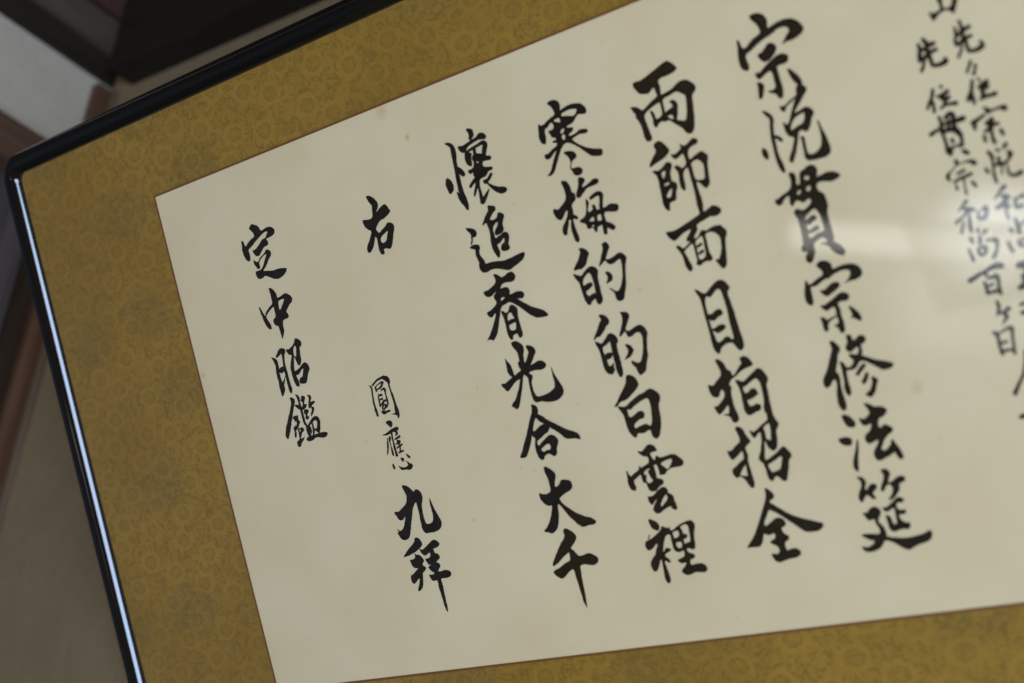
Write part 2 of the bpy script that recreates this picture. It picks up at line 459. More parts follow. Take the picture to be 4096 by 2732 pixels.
# ------------------------------------------------------------------ the brush strokes
# one line per character: name, left, top, then its ink outlines in tenths of a millimetre on the paper
INK = '''
定 624 386 134,0 128,0 114,7 102,17 100,22 103,28 116,42 124,55 128,73 124,80 97,87 80,94 51,110 45,117 41,119 35,115 31,105 30,90 28,85 21,80 17,79 13,79 11,82 9,89 8,109 0,136 4,169 12,197 25,211 34,216 43,215 46,213 53,198 55,169 53,151 56,145 61,142 100,127 112,118 132,109 194,82 212,76 220,74 235,75 241,79 240,83 230,90 224,98 210,110 188,112 178,115 149,136 117,154 103,158 88,157 86,158 85,163 86,173 94,189 105,200 121,205 126,204 140,196 178,166 193,160 208,160 221,155 225,150 227,139 223,129 216,120 217,119 234,116 247,116 272,112 289,106 297,99 301,84 301,79 293,69 280,57 260,52 243,50 202,59 191,58 187,47 175,23;197,180 191,182 180,193 169,199 131,216 109,234 104,236 98,235 92,232 73,216 70,225 70,243 88,276 95,281 104,282 109,280 114,269 112,249 114,244 126,233 134,227 162,212 182,207 186,207 187,209 179,221 153,251 144,265 128,280 118,286 105,290 79,289 71,290 67,293 63,303 64,317 71,333 81,341 94,344 109,343 119,341 131,335 138,335 149,339 200,370 225,377 240,379 277,371 284,368 310,352 324,333 305,326 275,320 244,317 232,318 203,317 136,302 133,300 134,296 150,288 175,268 194,246 225,222 229,205 221,192 213,185
中 644 800 126,0 119,0 117,4 120,45 118,64 119,83 117,94 112,101 105,106 83,115 51,135 45,141 36,157 33,158 22,132 14,107 2,89 0,103 4,143 8,153 11,180 22,218 35,240 42,246 52,250 58,250 63,246 64,225 42,173 43,163 63,147 87,133 114,121 120,121 121,122 119,170 117,181 111,187 93,196 90,202 89,218 91,224 100,235 104,238 119,244 121,248 126,326 129,329 143,310 158,285 160,271 159,256 161,242 168,223 172,219 186,215 202,215 215,213 221,209 223,203 222,191 220,185 213,174 215,169 251,137 270,129 275,126 282,116 286,105 280,90 274,83 252,66 242,62 234,62 223,63 193,72 176,74 170,72 168,70 168,47 157,25 145,11 134,3;212,91 217,93 218,94 214,103 175,145 168,150 164,149 162,142 164,117 167,106 172,98 177,94 185,92
昭 642 1147 232,0 224,3 215,22 193,39 163,52 152,53 139,48 135,51 135,62 144,82 155,90 165,91 168,93 164,107 144,141 142,150 137,158 133,177 134,187 133,225 138,264 144,275 146,285 152,290 159,293 165,294 172,292 176,280 176,258 170,242 167,226 168,221 185,222 190,220 201,214 220,197 229,194 235,194 234,198 228,207 226,216 220,224 215,237 211,240 195,243 189,246 183,254 178,266 180,275 185,279 201,284 225,286 234,281 245,269 254,249 268,226 284,209 285,205 285,192 279,174 272,165 259,158 251,158 234,165 205,183 188,190 169,194 165,193 163,191 165,174 184,110 187,112 191,123 197,155 202,164 207,168 213,169 222,164 230,154 238,137 240,104 245,77 246,67 252,59 265,54 267,51 270,44 272,33 268,24 254,10 244,3;212,44 215,44 217,47 219,60 205,104 201,110 194,107 189,102 189,83 195,62 202,53;101,33 85,35 77,38 65,46 58,56 42,70 37,77 40,84 49,85 74,74 87,67 89,84 87,101 87,109 84,117 79,148 74,146 63,146 42,155 45,140 44,127 45,114 42,98 36,90 30,84 5,72 1,72 0,74 11,96 18,131 10,173 9,208 11,218 11,238 6,266 8,281 9,321 9,324 13,326 17,326 31,314 48,294 51,275 50,260 63,241 73,219 78,215 76,261 79,271 77,282 78,300 81,310 87,323 92,324 103,311 108,298 103,263 102,217 103,190 101,160 101,125 105,106 114,76 123,69 128,57 127,49 123,43 117,38;77,179 78,207 73,209 65,220 44,241 41,234 37,206 38,177 39,177 46,183 52,186 58,185
鑑 600 1481 162,0 160,3 166,20 170,55 168,69 156,65 134,62 145,45 146,29 137,19 121,11 115,10 111,12 109,17 113,30 109,50 90,82 86,91 63,122 39,159 22,181 3,223 0,237 1,244 9,258 15,259 20,257 48,217 66,183 72,175 75,163 94,135 95,142 103,157 103,171 110,161 114,164 116,171 116,177 111,186 100,193 99,181 92,192 80,197 79,202 80,229 72,251 74,257 78,265 82,264 87,258 91,252 95,237 103,229 93,232 93,225 109,212 113,211 114,213 110,224 112,240 109,249 108,272 103,280 85,287 79,293 79,314 83,321 90,325 99,324 107,320 118,302 135,291 142,284 153,269 152,267 141,273 134,274 121,276 120,272 138,245 142,241 159,233 163,226 162,219 159,215 146,207 130,211 122,211 121,207 124,201 149,172 141,163 137,154 142,140 140,133 134,128 112,129 96,134 95,133 103,113 109,105 129,67 132,66 152,89 169,102 169,176 171,192 180,204 182,210 178,234 180,255 184,264 184,271 186,275 172,278 164,282 161,290 163,296 178,304 186,306 209,304 221,300 234,293 243,292 260,293 296,303 310,303 326,300 339,289 341,285 340,278 333,273 311,269 295,268 282,269 281,267 292,249 307,201 306,190 302,176 296,169 288,163 282,162 270,161 249,167 203,202 198,205 197,204 188,178 190,166 188,106 195,106 204,105 205,106 199,108 197,111 194,125 195,131 205,140 196,157 198,165 203,170 213,171 222,167 226,161 227,155 218,147 218,142 220,138 234,126 236,120 236,114 232,110 216,106 206,106 204,104 220,98 231,86 233,80 231,75 217,73 215,72 215,68 235,34 232,27 223,21 213,19 205,20 198,36 188,47 201,57 203,66 198,78 188,88 185,54 189,38 190,25 184,12 170,1;261,23 253,25 253,28 261,39 261,44 245,84 242,98 245,105 249,108 261,103 263,116 260,125 252,133 249,139 243,154 243,158 249,156 263,146 278,129 284,117 285,111 284,106 266,98 279,89 300,82 302,75 301,70 298,68 273,69 269,68 270,63 280,53 284,38 282,34 276,28 271,25;270,186 274,186 280,197 277,211 269,230 265,237 255,236 249,237 246,226 247,209 245,195 256,190;229,204 230,203 232,205 233,215 231,223 231,234 228,242 225,262 220,272 207,273 209,268 207,253 208,252 210,257 213,259 213,263 217,263 223,245 221,219 215,212;126,221 133,221 134,224 124,235 122,226;246,243 255,255 271,269 237,271 236,270 238,266 245,254
右 1585 466 93,0 89,1 87,6 93,27 98,40 111,61 113,68 107,89 102,118 94,131 86,135 61,136 28,128 19,132 18,141 26,172 46,194 61,202 63,208 60,218 50,233 43,241 33,256 15,274 8,283 2,295 0,307 2,318 8,324 17,325 30,319 46,305 59,289 76,258 80,247 81,246 83,247 89,253 91,262 86,319 87,334 93,352 96,356 105,360 115,359 121,355 122,351 121,336 123,332 126,330 141,330 156,338 169,340 182,332 185,324 192,317 209,282 214,268 232,237 235,222 233,210 228,203 217,195 207,191 194,189 186,193 175,203 138,221 123,230 117,231 112,227 103,208 104,199 118,185 142,167 157,163 181,160 193,154 211,148 232,135 235,131 235,126 229,117 224,102 216,89 211,84 204,81 194,82 171,90 143,105 135,108 138,102 148,94 159,76 160,66 158,54 142,28 137,23 115,5;178,236 180,238 180,241 169,259 158,283 144,293 130,295 124,294 118,288 116,278 117,269 121,263 128,257 136,252 159,244 170,238
圓 1343 1510 125,0 81,8 68,13 26,36 23,42 28,46 33,47 62,30 74,25 95,20 115,19 120,25 141,43 145,48 147,58 145,67 148,83 147,95 150,106 149,114 153,162 153,189 148,213 148,231 133,235 130,233 125,236 122,233 119,235 121,238 125,237 128,240 132,240 135,242 154,248 157,256 156,265 158,267 161,268 166,267 175,255 178,239 178,220 171,185 166,117 161,106 158,70 158,64 166,50 168,34 166,26 160,14 150,7 136,4 131,0;111,31 104,30 97,31 63,44 52,50 46,51 41,58 43,61 42,81 45,85 50,85 54,84 57,76 61,77 72,74 85,73 102,63 119,43 119,36;95,43 98,42 98,44 97,46 84,57 62,68 56,69 56,56 70,48;4,33 2,36 5,38 10,51 12,63 0,147 3,167 0,185 4,212 4,226 8,230 13,231 19,229 22,225 20,200 21,189 18,181 16,162 15,134 22,78 26,61 24,50 20,44 12,39;109,69 100,71 95,74 90,74 80,83 79,86 76,85 74,88 77,89 80,86 83,87 104,83 107,123 104,141 92,140 83,141 71,150 60,160 58,160 57,150 59,140 65,138 68,140 80,140 84,137 86,133 82,127 77,125 63,131 59,131 59,117 72,116 85,117 89,115 90,112 84,104 75,100 64,103 59,108 59,97 57,95 53,96 54,99 52,102 53,103 46,128 46,154 42,172 45,176 50,178 56,176 63,168 65,167 66,169 60,179 56,193 59,198 67,198 67,200 62,202 56,201 50,202 46,208 51,218 57,224 62,227 72,227 95,220 111,220 115,218 118,215 116,209 109,206 90,207 71,208 76,202 86,194 99,191 106,188 109,182 107,177 114,177 117,175 119,150 116,115 117,103 123,88 121,78 116,72;92,153 101,154 104,155 105,171 104,174 101,170 93,167 82,166 89,158 90,154;84,177 86,178 86,179 77,185 69,198 75,178
應 1352 1776 69,0 56,4 51,8 51,13 59,25 68,34 76,47 83,45 94,36 97,31 99,20 97,12 93,7 86,3;120,49 108,49 81,54 30,73 20,74 10,74 5,78 8,82 30,85 42,85 65,80 67,89 65,97 63,116 65,133 61,165 63,197 61,215 63,221 68,223 77,222 82,216 78,186 77,136 75,118 81,77 90,75 100,75 104,87 94,97 95,101 99,101 114,97 118,93 120,89 121,82 118,73 130,69 135,62 135,58 132,53 127,50;125,100 121,101 109,107 89,113 82,118 82,123 86,124 98,123 121,118 130,115 132,112 134,106 132,103;51,94 48,95 45,97 40,112 36,127 45,134 42,137 41,141 43,154 39,176 38,204 39,210 46,213 52,211 54,207 52,171 48,149 50,141 47,130 56,116 62,101 60,96;31,99 30,101 27,117 21,127 11,170 6,179 4,187 0,198 1,201 5,201 17,183 29,156 30,148 33,138 32,130 33,118 37,102;103,125 99,125 97,127 94,142 80,148 80,150 85,152 107,155 107,157 83,169 81,172 83,176 88,177 104,171 100,190 101,194 90,196 87,200 88,205 94,207 129,202 133,199 134,197 132,192 129,190 115,192 112,191 116,172 118,168 132,163 136,157 135,154 130,152 117,155 113,154 122,146 126,139 126,134 121,129;138,215 141,226 146,238 155,247 162,249 168,244 168,236 148,220;94,232 93,238 96,251 101,259 106,262 116,251 118,247 118,241 112,237;124,254 123,257 126,259 132,268 137,284 125,292 111,294 98,293 80,287 66,277 63,277 63,279 75,302 87,308 120,310 130,314 135,315 149,314 156,311 168,300 171,292 169,287 165,281 154,279 147,271;24,257 20,262 19,283 23,291 28,294 33,292 36,288 37,277 34,266 31,261
九 1283 2171 126,0 122,1 120,4 119,13 136,66 128,92 121,106 115,113 101,123 80,133 60,145 45,150 25,147 18,149 14,152 14,159 21,167 32,192 36,197 43,203 49,205 65,203 75,197 89,184 79,209 71,221 68,232 49,255 37,262 24,266 9,252 5,253 5,256 14,268 0,272 0,277 15,310 19,315 29,321 38,324 48,325 58,324 68,321 75,317 83,311 93,297 103,272 109,264 112,255 113,246 119,238 126,221 132,212 138,195 143,186 155,156 174,130 184,120 193,116 196,121 195,130 196,160 194,204 192,212 191,258 189,267 192,284 199,298 209,307 220,309 241,308 273,310 306,303 324,293 330,288 340,272 342,257 341,245 316,177 309,149 306,130 298,106 296,107 291,146 293,208 286,236 277,247 266,253 246,256 236,254 230,248 226,239 224,214 224,190 229,145 233,137 235,128 241,120 251,94 249,66 236,49 226,43 219,40 210,40 199,50 195,52 179,29 163,14 141,2
拜 1285 2491 129,0 121,1 113,6 105,23 91,35 45,63 8,92 0,102 1,104 5,104 44,100 97,85 128,71 133,88 139,101 154,115 159,117 165,116 194,104 198,104 199,106 199,119 194,127 185,132 177,135 162,134 158,135 155,135 154,140 157,150 170,174 172,175 188,174 182,177 167,183 162,187 164,196 180,217 193,223 196,226 192,230 179,235 174,235 162,231 156,232 154,237 155,247 165,269 168,271 186,273 198,271 202,272 203,274 204,293 201,312 202,332 205,348 205,375 208,394 208,421 214,455 220,466 222,465 224,465 221,468 223,468 226,460 231,424 229,405 232,378 231,360 235,315 233,278 234,269 236,267 240,266 268,267 278,268 296,265 311,258 317,247 318,241 314,233 303,225 295,222 273,219 246,223 233,222 229,220 229,217 235,209 252,194 253,189 249,177 241,170 233,167 231,164 246,156 261,146 266,139 263,129 256,118 236,110 232,87 236,84 258,81 273,76 285,66 286,60 282,52 271,40 256,33 247,32 232,37 187,62 157,77 149,78 142,76 131,69 152,57 157,53 160,44 160,38 156,24 147,10 141,5;87,91 85,95 85,109 83,115 79,119 64,126 43,126 39,130 39,133 45,162 53,174 64,180 85,184 41,211 19,220 16,224 12,240 13,259 21,269 28,272 34,271 38,268 58,255 69,246 75,243 75,249 70,266 56,292 49,300 45,312 44,317 47,320 53,320 64,316 81,304 94,283 111,218 117,213 139,200 144,190 144,184 128,173 126,167 129,158 141,149 144,145 141,133 132,118 120,107 114,104 97,102
懷 2240 302 232,0 227,2 225,7 226,13 233,25 234,36 233,44 226,61 229,66 236,69 228,73 220,74 184,82 169,82 150,77 146,78 143,86 144,92 149,105 154,113 169,124 176,124 180,122 180,123 177,129 171,151 170,163 171,177 179,197 197,210 203,209 208,205 216,161 224,145 224,141 221,138 207,130 226,127 235,126 235,127 232,150 222,157 218,166 217,175 222,192 214,214 209,219 198,223 175,224 171,226 170,230 173,242 180,248 185,249 198,246 201,247 198,260 199,265 205,272 165,299 154,310 152,313 154,318 157,322 161,324 165,324 183,312 200,303 193,319 171,359 168,370 172,375 175,376 179,375 207,335 204,377 202,384 202,397 200,405 199,416 200,422 203,428 209,431 215,433 223,432 233,424 255,400 281,365 279,361 274,360 244,380 228,393 227,383 225,375 226,365 224,332 228,312 233,298 250,291 272,290 277,289 285,284 299,270 305,267 320,267 328,265 333,261 335,256 334,250 330,247 302,242 283,235 276,225 279,212 283,207 292,206 332,211 340,206 343,196 341,192 338,188 330,185 317,181 312,179 332,139 338,132 340,124 339,114 335,107 330,101 323,96 312,93 303,93 282,100 241,106 194,117 193,116 204,104 214,98 259,87 289,83 331,92 335,91 344,82 345,76 344,72 337,62 324,52 313,49 299,48 295,50 275,64 246,68 245,66 260,58 267,50 269,25 264,15 256,8 250,5;79,36 69,34 65,38 65,42 67,45 80,54 88,63 92,72 92,82 90,97 84,203 78,261 77,298 75,306 76,326 75,328 66,316 63,316 61,318 62,330 64,357 75,387 80,396 86,402 95,425 103,436 107,438 110,437 116,431 118,426 121,407 119,371 111,331 110,316 108,272 110,263 109,254 110,246 110,229 111,229 116,236 123,244 128,248 135,250 140,250 145,246 149,241 150,236 146,222 135,205 123,193 112,185 114,154 123,122 125,102 125,85 122,70 114,55 100,42;303,116 306,116 306,121 300,130 287,162 270,154 254,149 254,145 258,126 257,122;243,193 250,196 253,201 251,204 246,203 242,200 239,193;313,278 308,279 303,285 294,290 287,298 278,303 263,305 254,301 251,306 252,322 257,327 263,329 268,330 274,334 291,361 303,374 310,384 332,401 344,408 352,410 364,411 380,408 383,407 388,402 392,394 390,387 384,380 365,372 343,367 319,355 299,341 281,325 301,313 324,291 324,287 323,284 320,280;21,224 14,230 8,238 0,262 11,314 14,317 19,318 27,317 38,311 45,306 50,297 54,278 49,255 46,248 35,233 26,226
追 2296 750 196,0 185,0 182,2 181,6 180,22 177,28 145,58 130,79 122,85 120,90 121,95 125,99 138,90 147,91 149,94 152,121 155,130 153,138 154,147 151,172 145,197 145,236 151,259 163,287 168,293 174,297 177,296 182,290 191,269 183,228 184,224 187,222 202,220 222,208 231,200 235,199 238,204 234,218 231,221 218,226 210,231 201,246 200,260 203,263 216,270 236,272 250,269 257,265 260,261 259,250 256,239 256,236 265,220 274,197 271,182 268,176 263,171 253,167 246,167 237,169 225,175 203,179 187,187 185,187 183,185 181,176 180,137 184,127 190,118 206,106 223,102 222,107 212,124 205,132 191,144 185,156 185,164 188,171 196,173 215,173 233,169 243,163 250,153 252,145 250,129 251,120 261,102 271,90 274,82 272,71 268,67 251,55 243,53 237,56 230,65 226,74 218,80 209,83 199,85 187,83 181,80 178,75 183,69 205,49 226,38 231,31 231,20 228,14 216,7 205,5;8,80 5,81 6,89 14,104 24,114 29,134 24,139 23,156 10,176 11,179 15,181 19,179 30,166 34,156 35,143 51,145 57,144 63,140 69,129 70,119 65,106 55,98 32,87;34,183 20,184 12,186 2,190 0,195 3,199 31,213 26,245 36,290 35,295 32,297 30,303 29,323 34,336 43,347 49,351 66,354 87,352 97,348 110,347 140,351 168,360 186,368 196,371 206,376 216,378 228,378 264,365 280,361 305,350 314,348 329,338 340,325 344,312 341,307 335,305 317,305 287,309 247,315 202,318 182,316 162,311 122,306 102,305 84,306 76,305 75,290 72,282 57,253 54,244 58,224 68,211 66,198 63,193 55,188
春 2256 1125 262,13 257,13 239,16 217,26 197,29 193,27 182,14 167,3 159,0 150,1 148,2 148,6 153,30 150,44 146,49 135,58 91,76 87,77 69,77 56,80 55,86 58,99 69,111 78,115 90,117 99,115 113,110 126,101 130,100 136,101 120,111 115,119 114,130 123,151 121,160 115,168 79,187 71,190 49,194 42,199 43,208 52,224 64,230 71,230 75,229 86,219 97,214 99,214 99,217 90,236 58,282 24,325 2,344 0,346 1,348 21,347 36,356 41,358 46,356 51,352 68,337 82,320 104,276 106,267 112,260 114,252 117,244 123,237 136,206 147,190 158,184 203,174 209,175 215,178 227,185 242,197 263,215 309,264 322,276 345,293 358,300 387,304 418,306 427,304 432,301 432,295 428,289 417,275 406,265 339,230 306,204 298,199 264,168 266,168 293,174 299,173 304,171 312,163 315,152 313,145 306,137 293,131 268,128 261,128 235,134 222,133 220,130 226,123 228,115 226,100 222,95 213,89 202,86 191,86 173,89 172,88 180,75 189,68 196,66 205,64 226,65 245,69 261,69 271,66 278,61 284,54 287,47 287,35 280,23 272,16;173,138 182,140 185,142 184,143 167,152 155,154 156,147 159,142 165,139;217,191 208,192 201,195 194,205 188,216 178,224 171,226 168,227 163,225 156,216 145,210 140,209 137,213 137,218 145,258 144,276 145,285 142,328 143,342 147,364 154,378 158,381 166,381 171,378 175,364 177,360 183,358 194,355 203,354 207,356 211,377 215,381 222,382 230,381 236,375 241,367 243,351 241,333 239,275 241,250 247,231 247,223 243,211 239,207 227,195;193,232 199,233 203,238 207,256 211,266 210,269 204,270 195,268 188,268 171,273 169,270 168,266 172,248 184,234;208,290 212,291 213,301 208,318 203,329 199,331 188,332 173,329 169,325 167,316 166,306 169,299 172,297 188,295
光 2272 1515 157,0 139,3 134,6 133,10 134,18 137,29 148,47 154,56 159,72 159,102 157,116 154,119 146,120 144,127 145,149 152,163 151,168 144,172 127,177 110,185 107,186 103,185 102,180 102,167 97,129 91,116 79,99 74,85 72,82 70,82 67,99 66,125 64,133 66,142 63,150 62,156 72,180 81,189 83,195 34,215 27,217 10,215 4,217 0,221 6,234 16,244 20,255 30,263 38,265 57,253 87,231 108,220 130,214 132,214 133,215 109,264 92,286 83,302 64,324 47,334 40,341 35,350 36,354 50,363 58,372 62,374 74,371 81,365 102,331 104,323 135,261 141,244 145,237 154,213 162,199 164,197 168,198 175,204 186,219 181,279 181,319 183,339 187,349 195,360 204,363 235,362 272,374 304,378 331,377 349,373 364,366 380,354 390,339 392,331 389,305 362,240 354,212 353,195 351,188 348,194 345,245 347,267 345,287 340,302 337,305 329,311 296,325 263,331 233,333 222,331 215,328 207,318 201,293 201,257 203,249 207,238 217,222 219,213 216,206 203,197 202,193 207,190 225,187 247,187 286,193 302,190 311,187 316,183 322,174 324,169 319,159 309,148 299,143 287,139 274,140 254,146 228,153 225,153 227,149 239,136 244,129 251,122 256,114 273,95 278,85 276,70 271,61 262,53 246,44 231,40 225,42 223,47 223,54 230,74 229,83 205,120 193,131 191,132 189,130 191,109 193,101 193,92 197,81 206,65 208,44 203,31 190,16 170,3
合 2277 1880 159,0 157,2 155,5 155,24 146,47 106,109 103,117 84,148 81,156 38,218 25,241 5,265 0,273 0,279 4,281 28,283 37,282 45,278 58,262 83,226 97,203 111,173 112,172 116,178 126,188 128,193 115,227 113,256 114,275 118,284 117,293 124,305 137,316 146,316 154,312 160,300 165,295 181,290 189,288 204,296 216,308 223,309 235,306 247,292 249,272 272,235 272,218 257,198 244,191 236,188 230,188 219,189 206,195 181,209 167,216 144,233 140,233 135,225 137,210 140,206 162,197 191,182 220,171 230,162 240,147 250,158 266,168 281,183 289,189 298,198 312,217 325,227 334,231 346,233 384,237 406,247 411,248 414,245 416,241 415,231 413,222 403,208 378,194 351,182 323,165 310,154 294,145 288,139 250,113 231,99 212,78 187,62 186,56 191,48 193,42 193,23 182,10 164,1;164,82 167,81 169,83 180,101 206,120 204,122 195,123 180,127 138,149 131,150 129,147 129,140 136,124 141,116 144,108 160,85;199,234 205,236 210,238 214,246 214,253 209,266 204,268 183,266 167,273 161,272 155,268 152,264 151,260 151,257 156,252 179,241 192,235
大 2310 2234 110,0 107,0 104,2 101,7 100,29 111,71 111,119 108,139 102,144 87,150 68,152 49,147 33,138 30,140 27,157 29,175 40,194 49,205 61,215 70,219 76,220 91,220 92,225 89,236 77,260 75,268 50,308 22,338 2,351 0,353 1,355 8,361 26,364 40,373 50,374 57,373 69,368 88,355 99,341 102,333 107,325 124,276 128,242 132,226 134,220 137,219 150,233 178,284 185,296 216,333 221,342 245,363 256,368 263,369 303,364 312,365 325,365 340,360 348,353 347,347 342,341 332,331 315,321 288,313 275,306 232,281 177,233 161,213 154,195 154,191 157,187 189,171 212,163 235,157 240,154 251,144 255,136 256,125 254,112 250,104 241,99 221,93 204,90 196,90 189,94 178,108 171,114 156,122 152,123 148,122 145,119 145,115 151,92 159,79 165,64 166,54 164,46 161,38 143,20 121,3
千 2303 2593 144,0 135,4 130,10 131,39 122,53 114,62 96,76 56,122 15,173 9,183 7,190 9,196 15,197 47,184 89,156 129,135 132,137 133,142 132,159 129,175 122,181 89,191 48,211 17,219 4,226 1,231 0,235 8,248 16,256 38,272 44,274 49,274 62,269 112,236 129,231 133,233 137,245 137,279 141,314 143,366 146,392 144,400 146,417 157,453 159,454 161,453 160,450 161,446 160,446 163,436 167,394 170,378 171,352 172,344 171,335 175,293 174,284 180,251 180,234 184,220 187,218 191,216 209,213 264,226 281,224 296,217 304,210 306,206 309,192 305,185 298,178 280,165 263,157 245,156 219,162 204,164 194,163 187,159 166,127 154,118 153,115 156,109 184,86 195,75 204,61 205,50 198,37 185,21 163,5 156,1
寒 2899 321 157,4 142,0 125,1 115,4 107,11 110,15 124,29 133,47 138,69 136,77 132,81 118,86 106,87 96,93 84,96 61,108 42,111 37,108 27,98 24,100 22,102 15,133 13,149 9,157 9,182 12,192 14,198 20,206 28,212 34,214 39,213 42,210 46,203 52,178 52,160 54,147 60,136 78,131 99,114 106,115 111,119 113,127 114,138 111,145 104,150 91,152 77,150 75,152 74,156 84,184 88,192 101,197 108,201 108,207 106,211 87,210 85,211 83,216 87,222 91,224 102,225 105,227 106,231 105,238 89,246 66,253 43,265 36,266 22,265 16,267 14,270 13,281 17,291 24,296 33,297 45,295 55,290 81,271 91,266 92,267 69,300 62,307 58,314 55,322 49,328 37,349 25,363 13,373 0,379 1,381 18,385 27,384 33,382 50,372 62,357 74,336 86,322 94,308 124,267 147,249 160,245 173,247 191,256 215,274 222,282 237,294 244,304 251,311 283,347 295,356 312,362 338,369 344,369 353,368 360,361 363,356 364,344 359,335 341,328 323,324 306,317 290,310 265,296 258,290 242,279 227,265 212,249 206,239 205,236 207,234 253,224 260,225 286,230 301,229 306,226 308,223 308,217 305,211 298,207 273,201 257,200 244,207 226,213 203,215 191,213 191,211 195,206 199,203 220,195 223,192 227,183 226,178 222,175 192,168 190,167 191,164 199,159 216,158 237,152 260,131 276,122 280,122 302,129 319,131 324,129 329,121 330,111 327,98 322,89 311,76 297,66 260,57 249,56 222,57 191,63 182,67 178,67 177,62 183,45 182,29 178,21 172,13 168,10;262,88 269,90 272,92 273,96 270,102 263,111 254,117 241,120 233,116 224,114 207,108 181,102 177,100 176,98 179,89 182,87 214,82 240,82;153,103 157,105 160,112 160,123 157,129 127,115 122,111 126,108 131,106;164,166 170,167 173,170 169,177 160,187 150,189 146,187 145,183 152,172 158,167;162,195 165,199 166,205 164,220 159,224 151,225 147,216 147,205 149,201 153,198;164,289 144,286 137,287 134,289 134,292 139,302 146,309 154,319 159,339 158,355 152,368 148,387 152,390 157,401 160,414 166,423 171,427 179,430 195,432 206,428 217,419 220,407 217,401 211,394 199,387 190,385 170,386 158,383 157,379 157,371 159,365 167,356 166,350 196,338 204,330 206,321 201,310 194,301 179,293
梅 2878 751 208,11 203,12 197,20 192,46 181,68 175,75 167,88 163,98 163,103 165,108 169,114 173,117 181,117 192,113 207,100 217,95 236,81 249,79 301,76 314,69 318,61 318,55 315,50 312,48 298,43 285,43 279,45 267,51 246,60 215,68 213,65 217,56 233,44 238,35 238,29 235,24 230,20 214,12;103,0 95,0 93,4 93,17 97,27 101,53 101,70 100,88 90,106 87,109 72,120 38,140 30,140 15,132 11,131 6,133 2,139 0,151 8,177 14,188 26,198 33,200 40,200 46,197 79,162 83,161 87,163 86,174 79,189 74,196 51,223 43,229 35,241 29,252 27,266 29,276 32,282 35,286 43,288 52,285 55,281 56,275 62,260 75,238 82,215 85,213 89,214 94,216 95,218 94,222 89,233 84,257 83,276 88,328 92,334 97,339 103,343 110,341 115,336 119,325 118,308 113,282 111,264 109,222 112,216 115,215 132,224 139,221 143,215 141,210 132,200 128,196 123,194 119,191 123,171 122,150 127,136 149,123 154,118 158,110 159,96 159,91 156,84 145,76 143,72 141,57 143,49 135,22 126,10 114,3;295,112 284,112 260,119 239,129 235,136 235,139 237,142 241,145 245,146 280,137 291,137 295,138 295,149 289,172 283,185 279,206 269,205 262,203 262,191 260,180 257,175 250,173 244,173 240,174 241,191 237,198 227,202 214,204 211,203 211,193 216,180 226,162 228,154 224,142 219,135 214,133 212,135 211,140 203,182 192,209 187,215 177,223 151,231 145,235 146,241 151,246 157,250 169,254 176,261 179,268 179,283 181,287 187,291 194,293 206,289 213,289 216,297 219,310 226,320 229,320 234,317 240,303 246,294 251,292 260,297 258,293 259,292 263,291 269,292 272,296 273,300 268,303 271,305 268,336 272,344 281,347 286,346 290,342 295,328 297,315 304,317 324,334 331,335 337,334 340,332 347,324 348,320 345,314 336,303 327,295 321,290 311,286 302,279 299,257 300,243 303,236 308,232 315,231 361,244 374,245 381,244 388,239 393,231 394,223 394,213 391,209 356,196 344,196 316,205 304,205 303,202 309,181 314,164 323,144 323,138 321,129 317,122 307,115;270,233 276,234 279,236 280,253 277,264 275,266 270,267 256,264 254,261 253,256 256,239 258,237;228,236 233,238 234,243 234,250 231,257 225,258 206,253 204,250 207,246 222,237;216,278 219,277 224,280 224,283 222,286 216,287 211,285 212,280
的 2901 1125 235,6 222,10 216,15 216,35 214,43 208,54 200,66 183,97 173,111 168,124 170,125 172,125 195,113 207,105 211,104 215,107 223,121 229,128 242,131 246,132 266,129 278,122 296,117 302,119 303,121 303,144 301,160 296,184 288,214 283,221 281,229 265,258 260,263 248,274 243,276 234,276 226,272 210,256 198,250 194,250 193,251 208,267 218,282 220,293 219,308 224,324 232,331 244,333 258,331 268,325 273,316 281,294 293,273 302,250 312,204 324,158 340,124 342,119 339,110 329,95 317,86 308,83 293,84 266,95 243,100 227,100 221,97 222,91 246,56 254,46 259,37 258,32 252,16 245,9;89,1 82,0 74,3 73,6 78,20 70,35 50,63 34,78 16,97 13,106 16,111 40,109 54,112 62,112 83,103 97,92 101,86 114,63 125,49 128,43 128,37 126,31 118,19 103,6;120,110 112,110 94,116 74,127 65,133 54,143 49,145 39,142 7,125 2,125 0,128 9,154 17,165 26,182 28,239 31,266 34,282 43,303 50,309 54,311 58,310 64,307 76,294 94,286 99,286 100,302 103,313 111,320 117,321 126,319 135,311 140,303 142,297 143,283 142,249 144,236 143,211 145,187 144,178 156,148 152,131 149,127 136,115;210,161 200,161 197,161 195,163 194,167 201,184 202,193 198,204 185,221 185,225 221,217 225,215 233,202 233,191 228,177 220,167;96,142 98,142 101,144 106,153 111,186 110,195 112,203 108,253 106,255 93,253 69,261 64,262 62,260 54,248 53,243 53,237 64,231 74,228 94,218 104,209 105,203 101,197 96,193 91,192 77,193 61,197 50,202 46,192 46,187 58,165 68,157 84,146
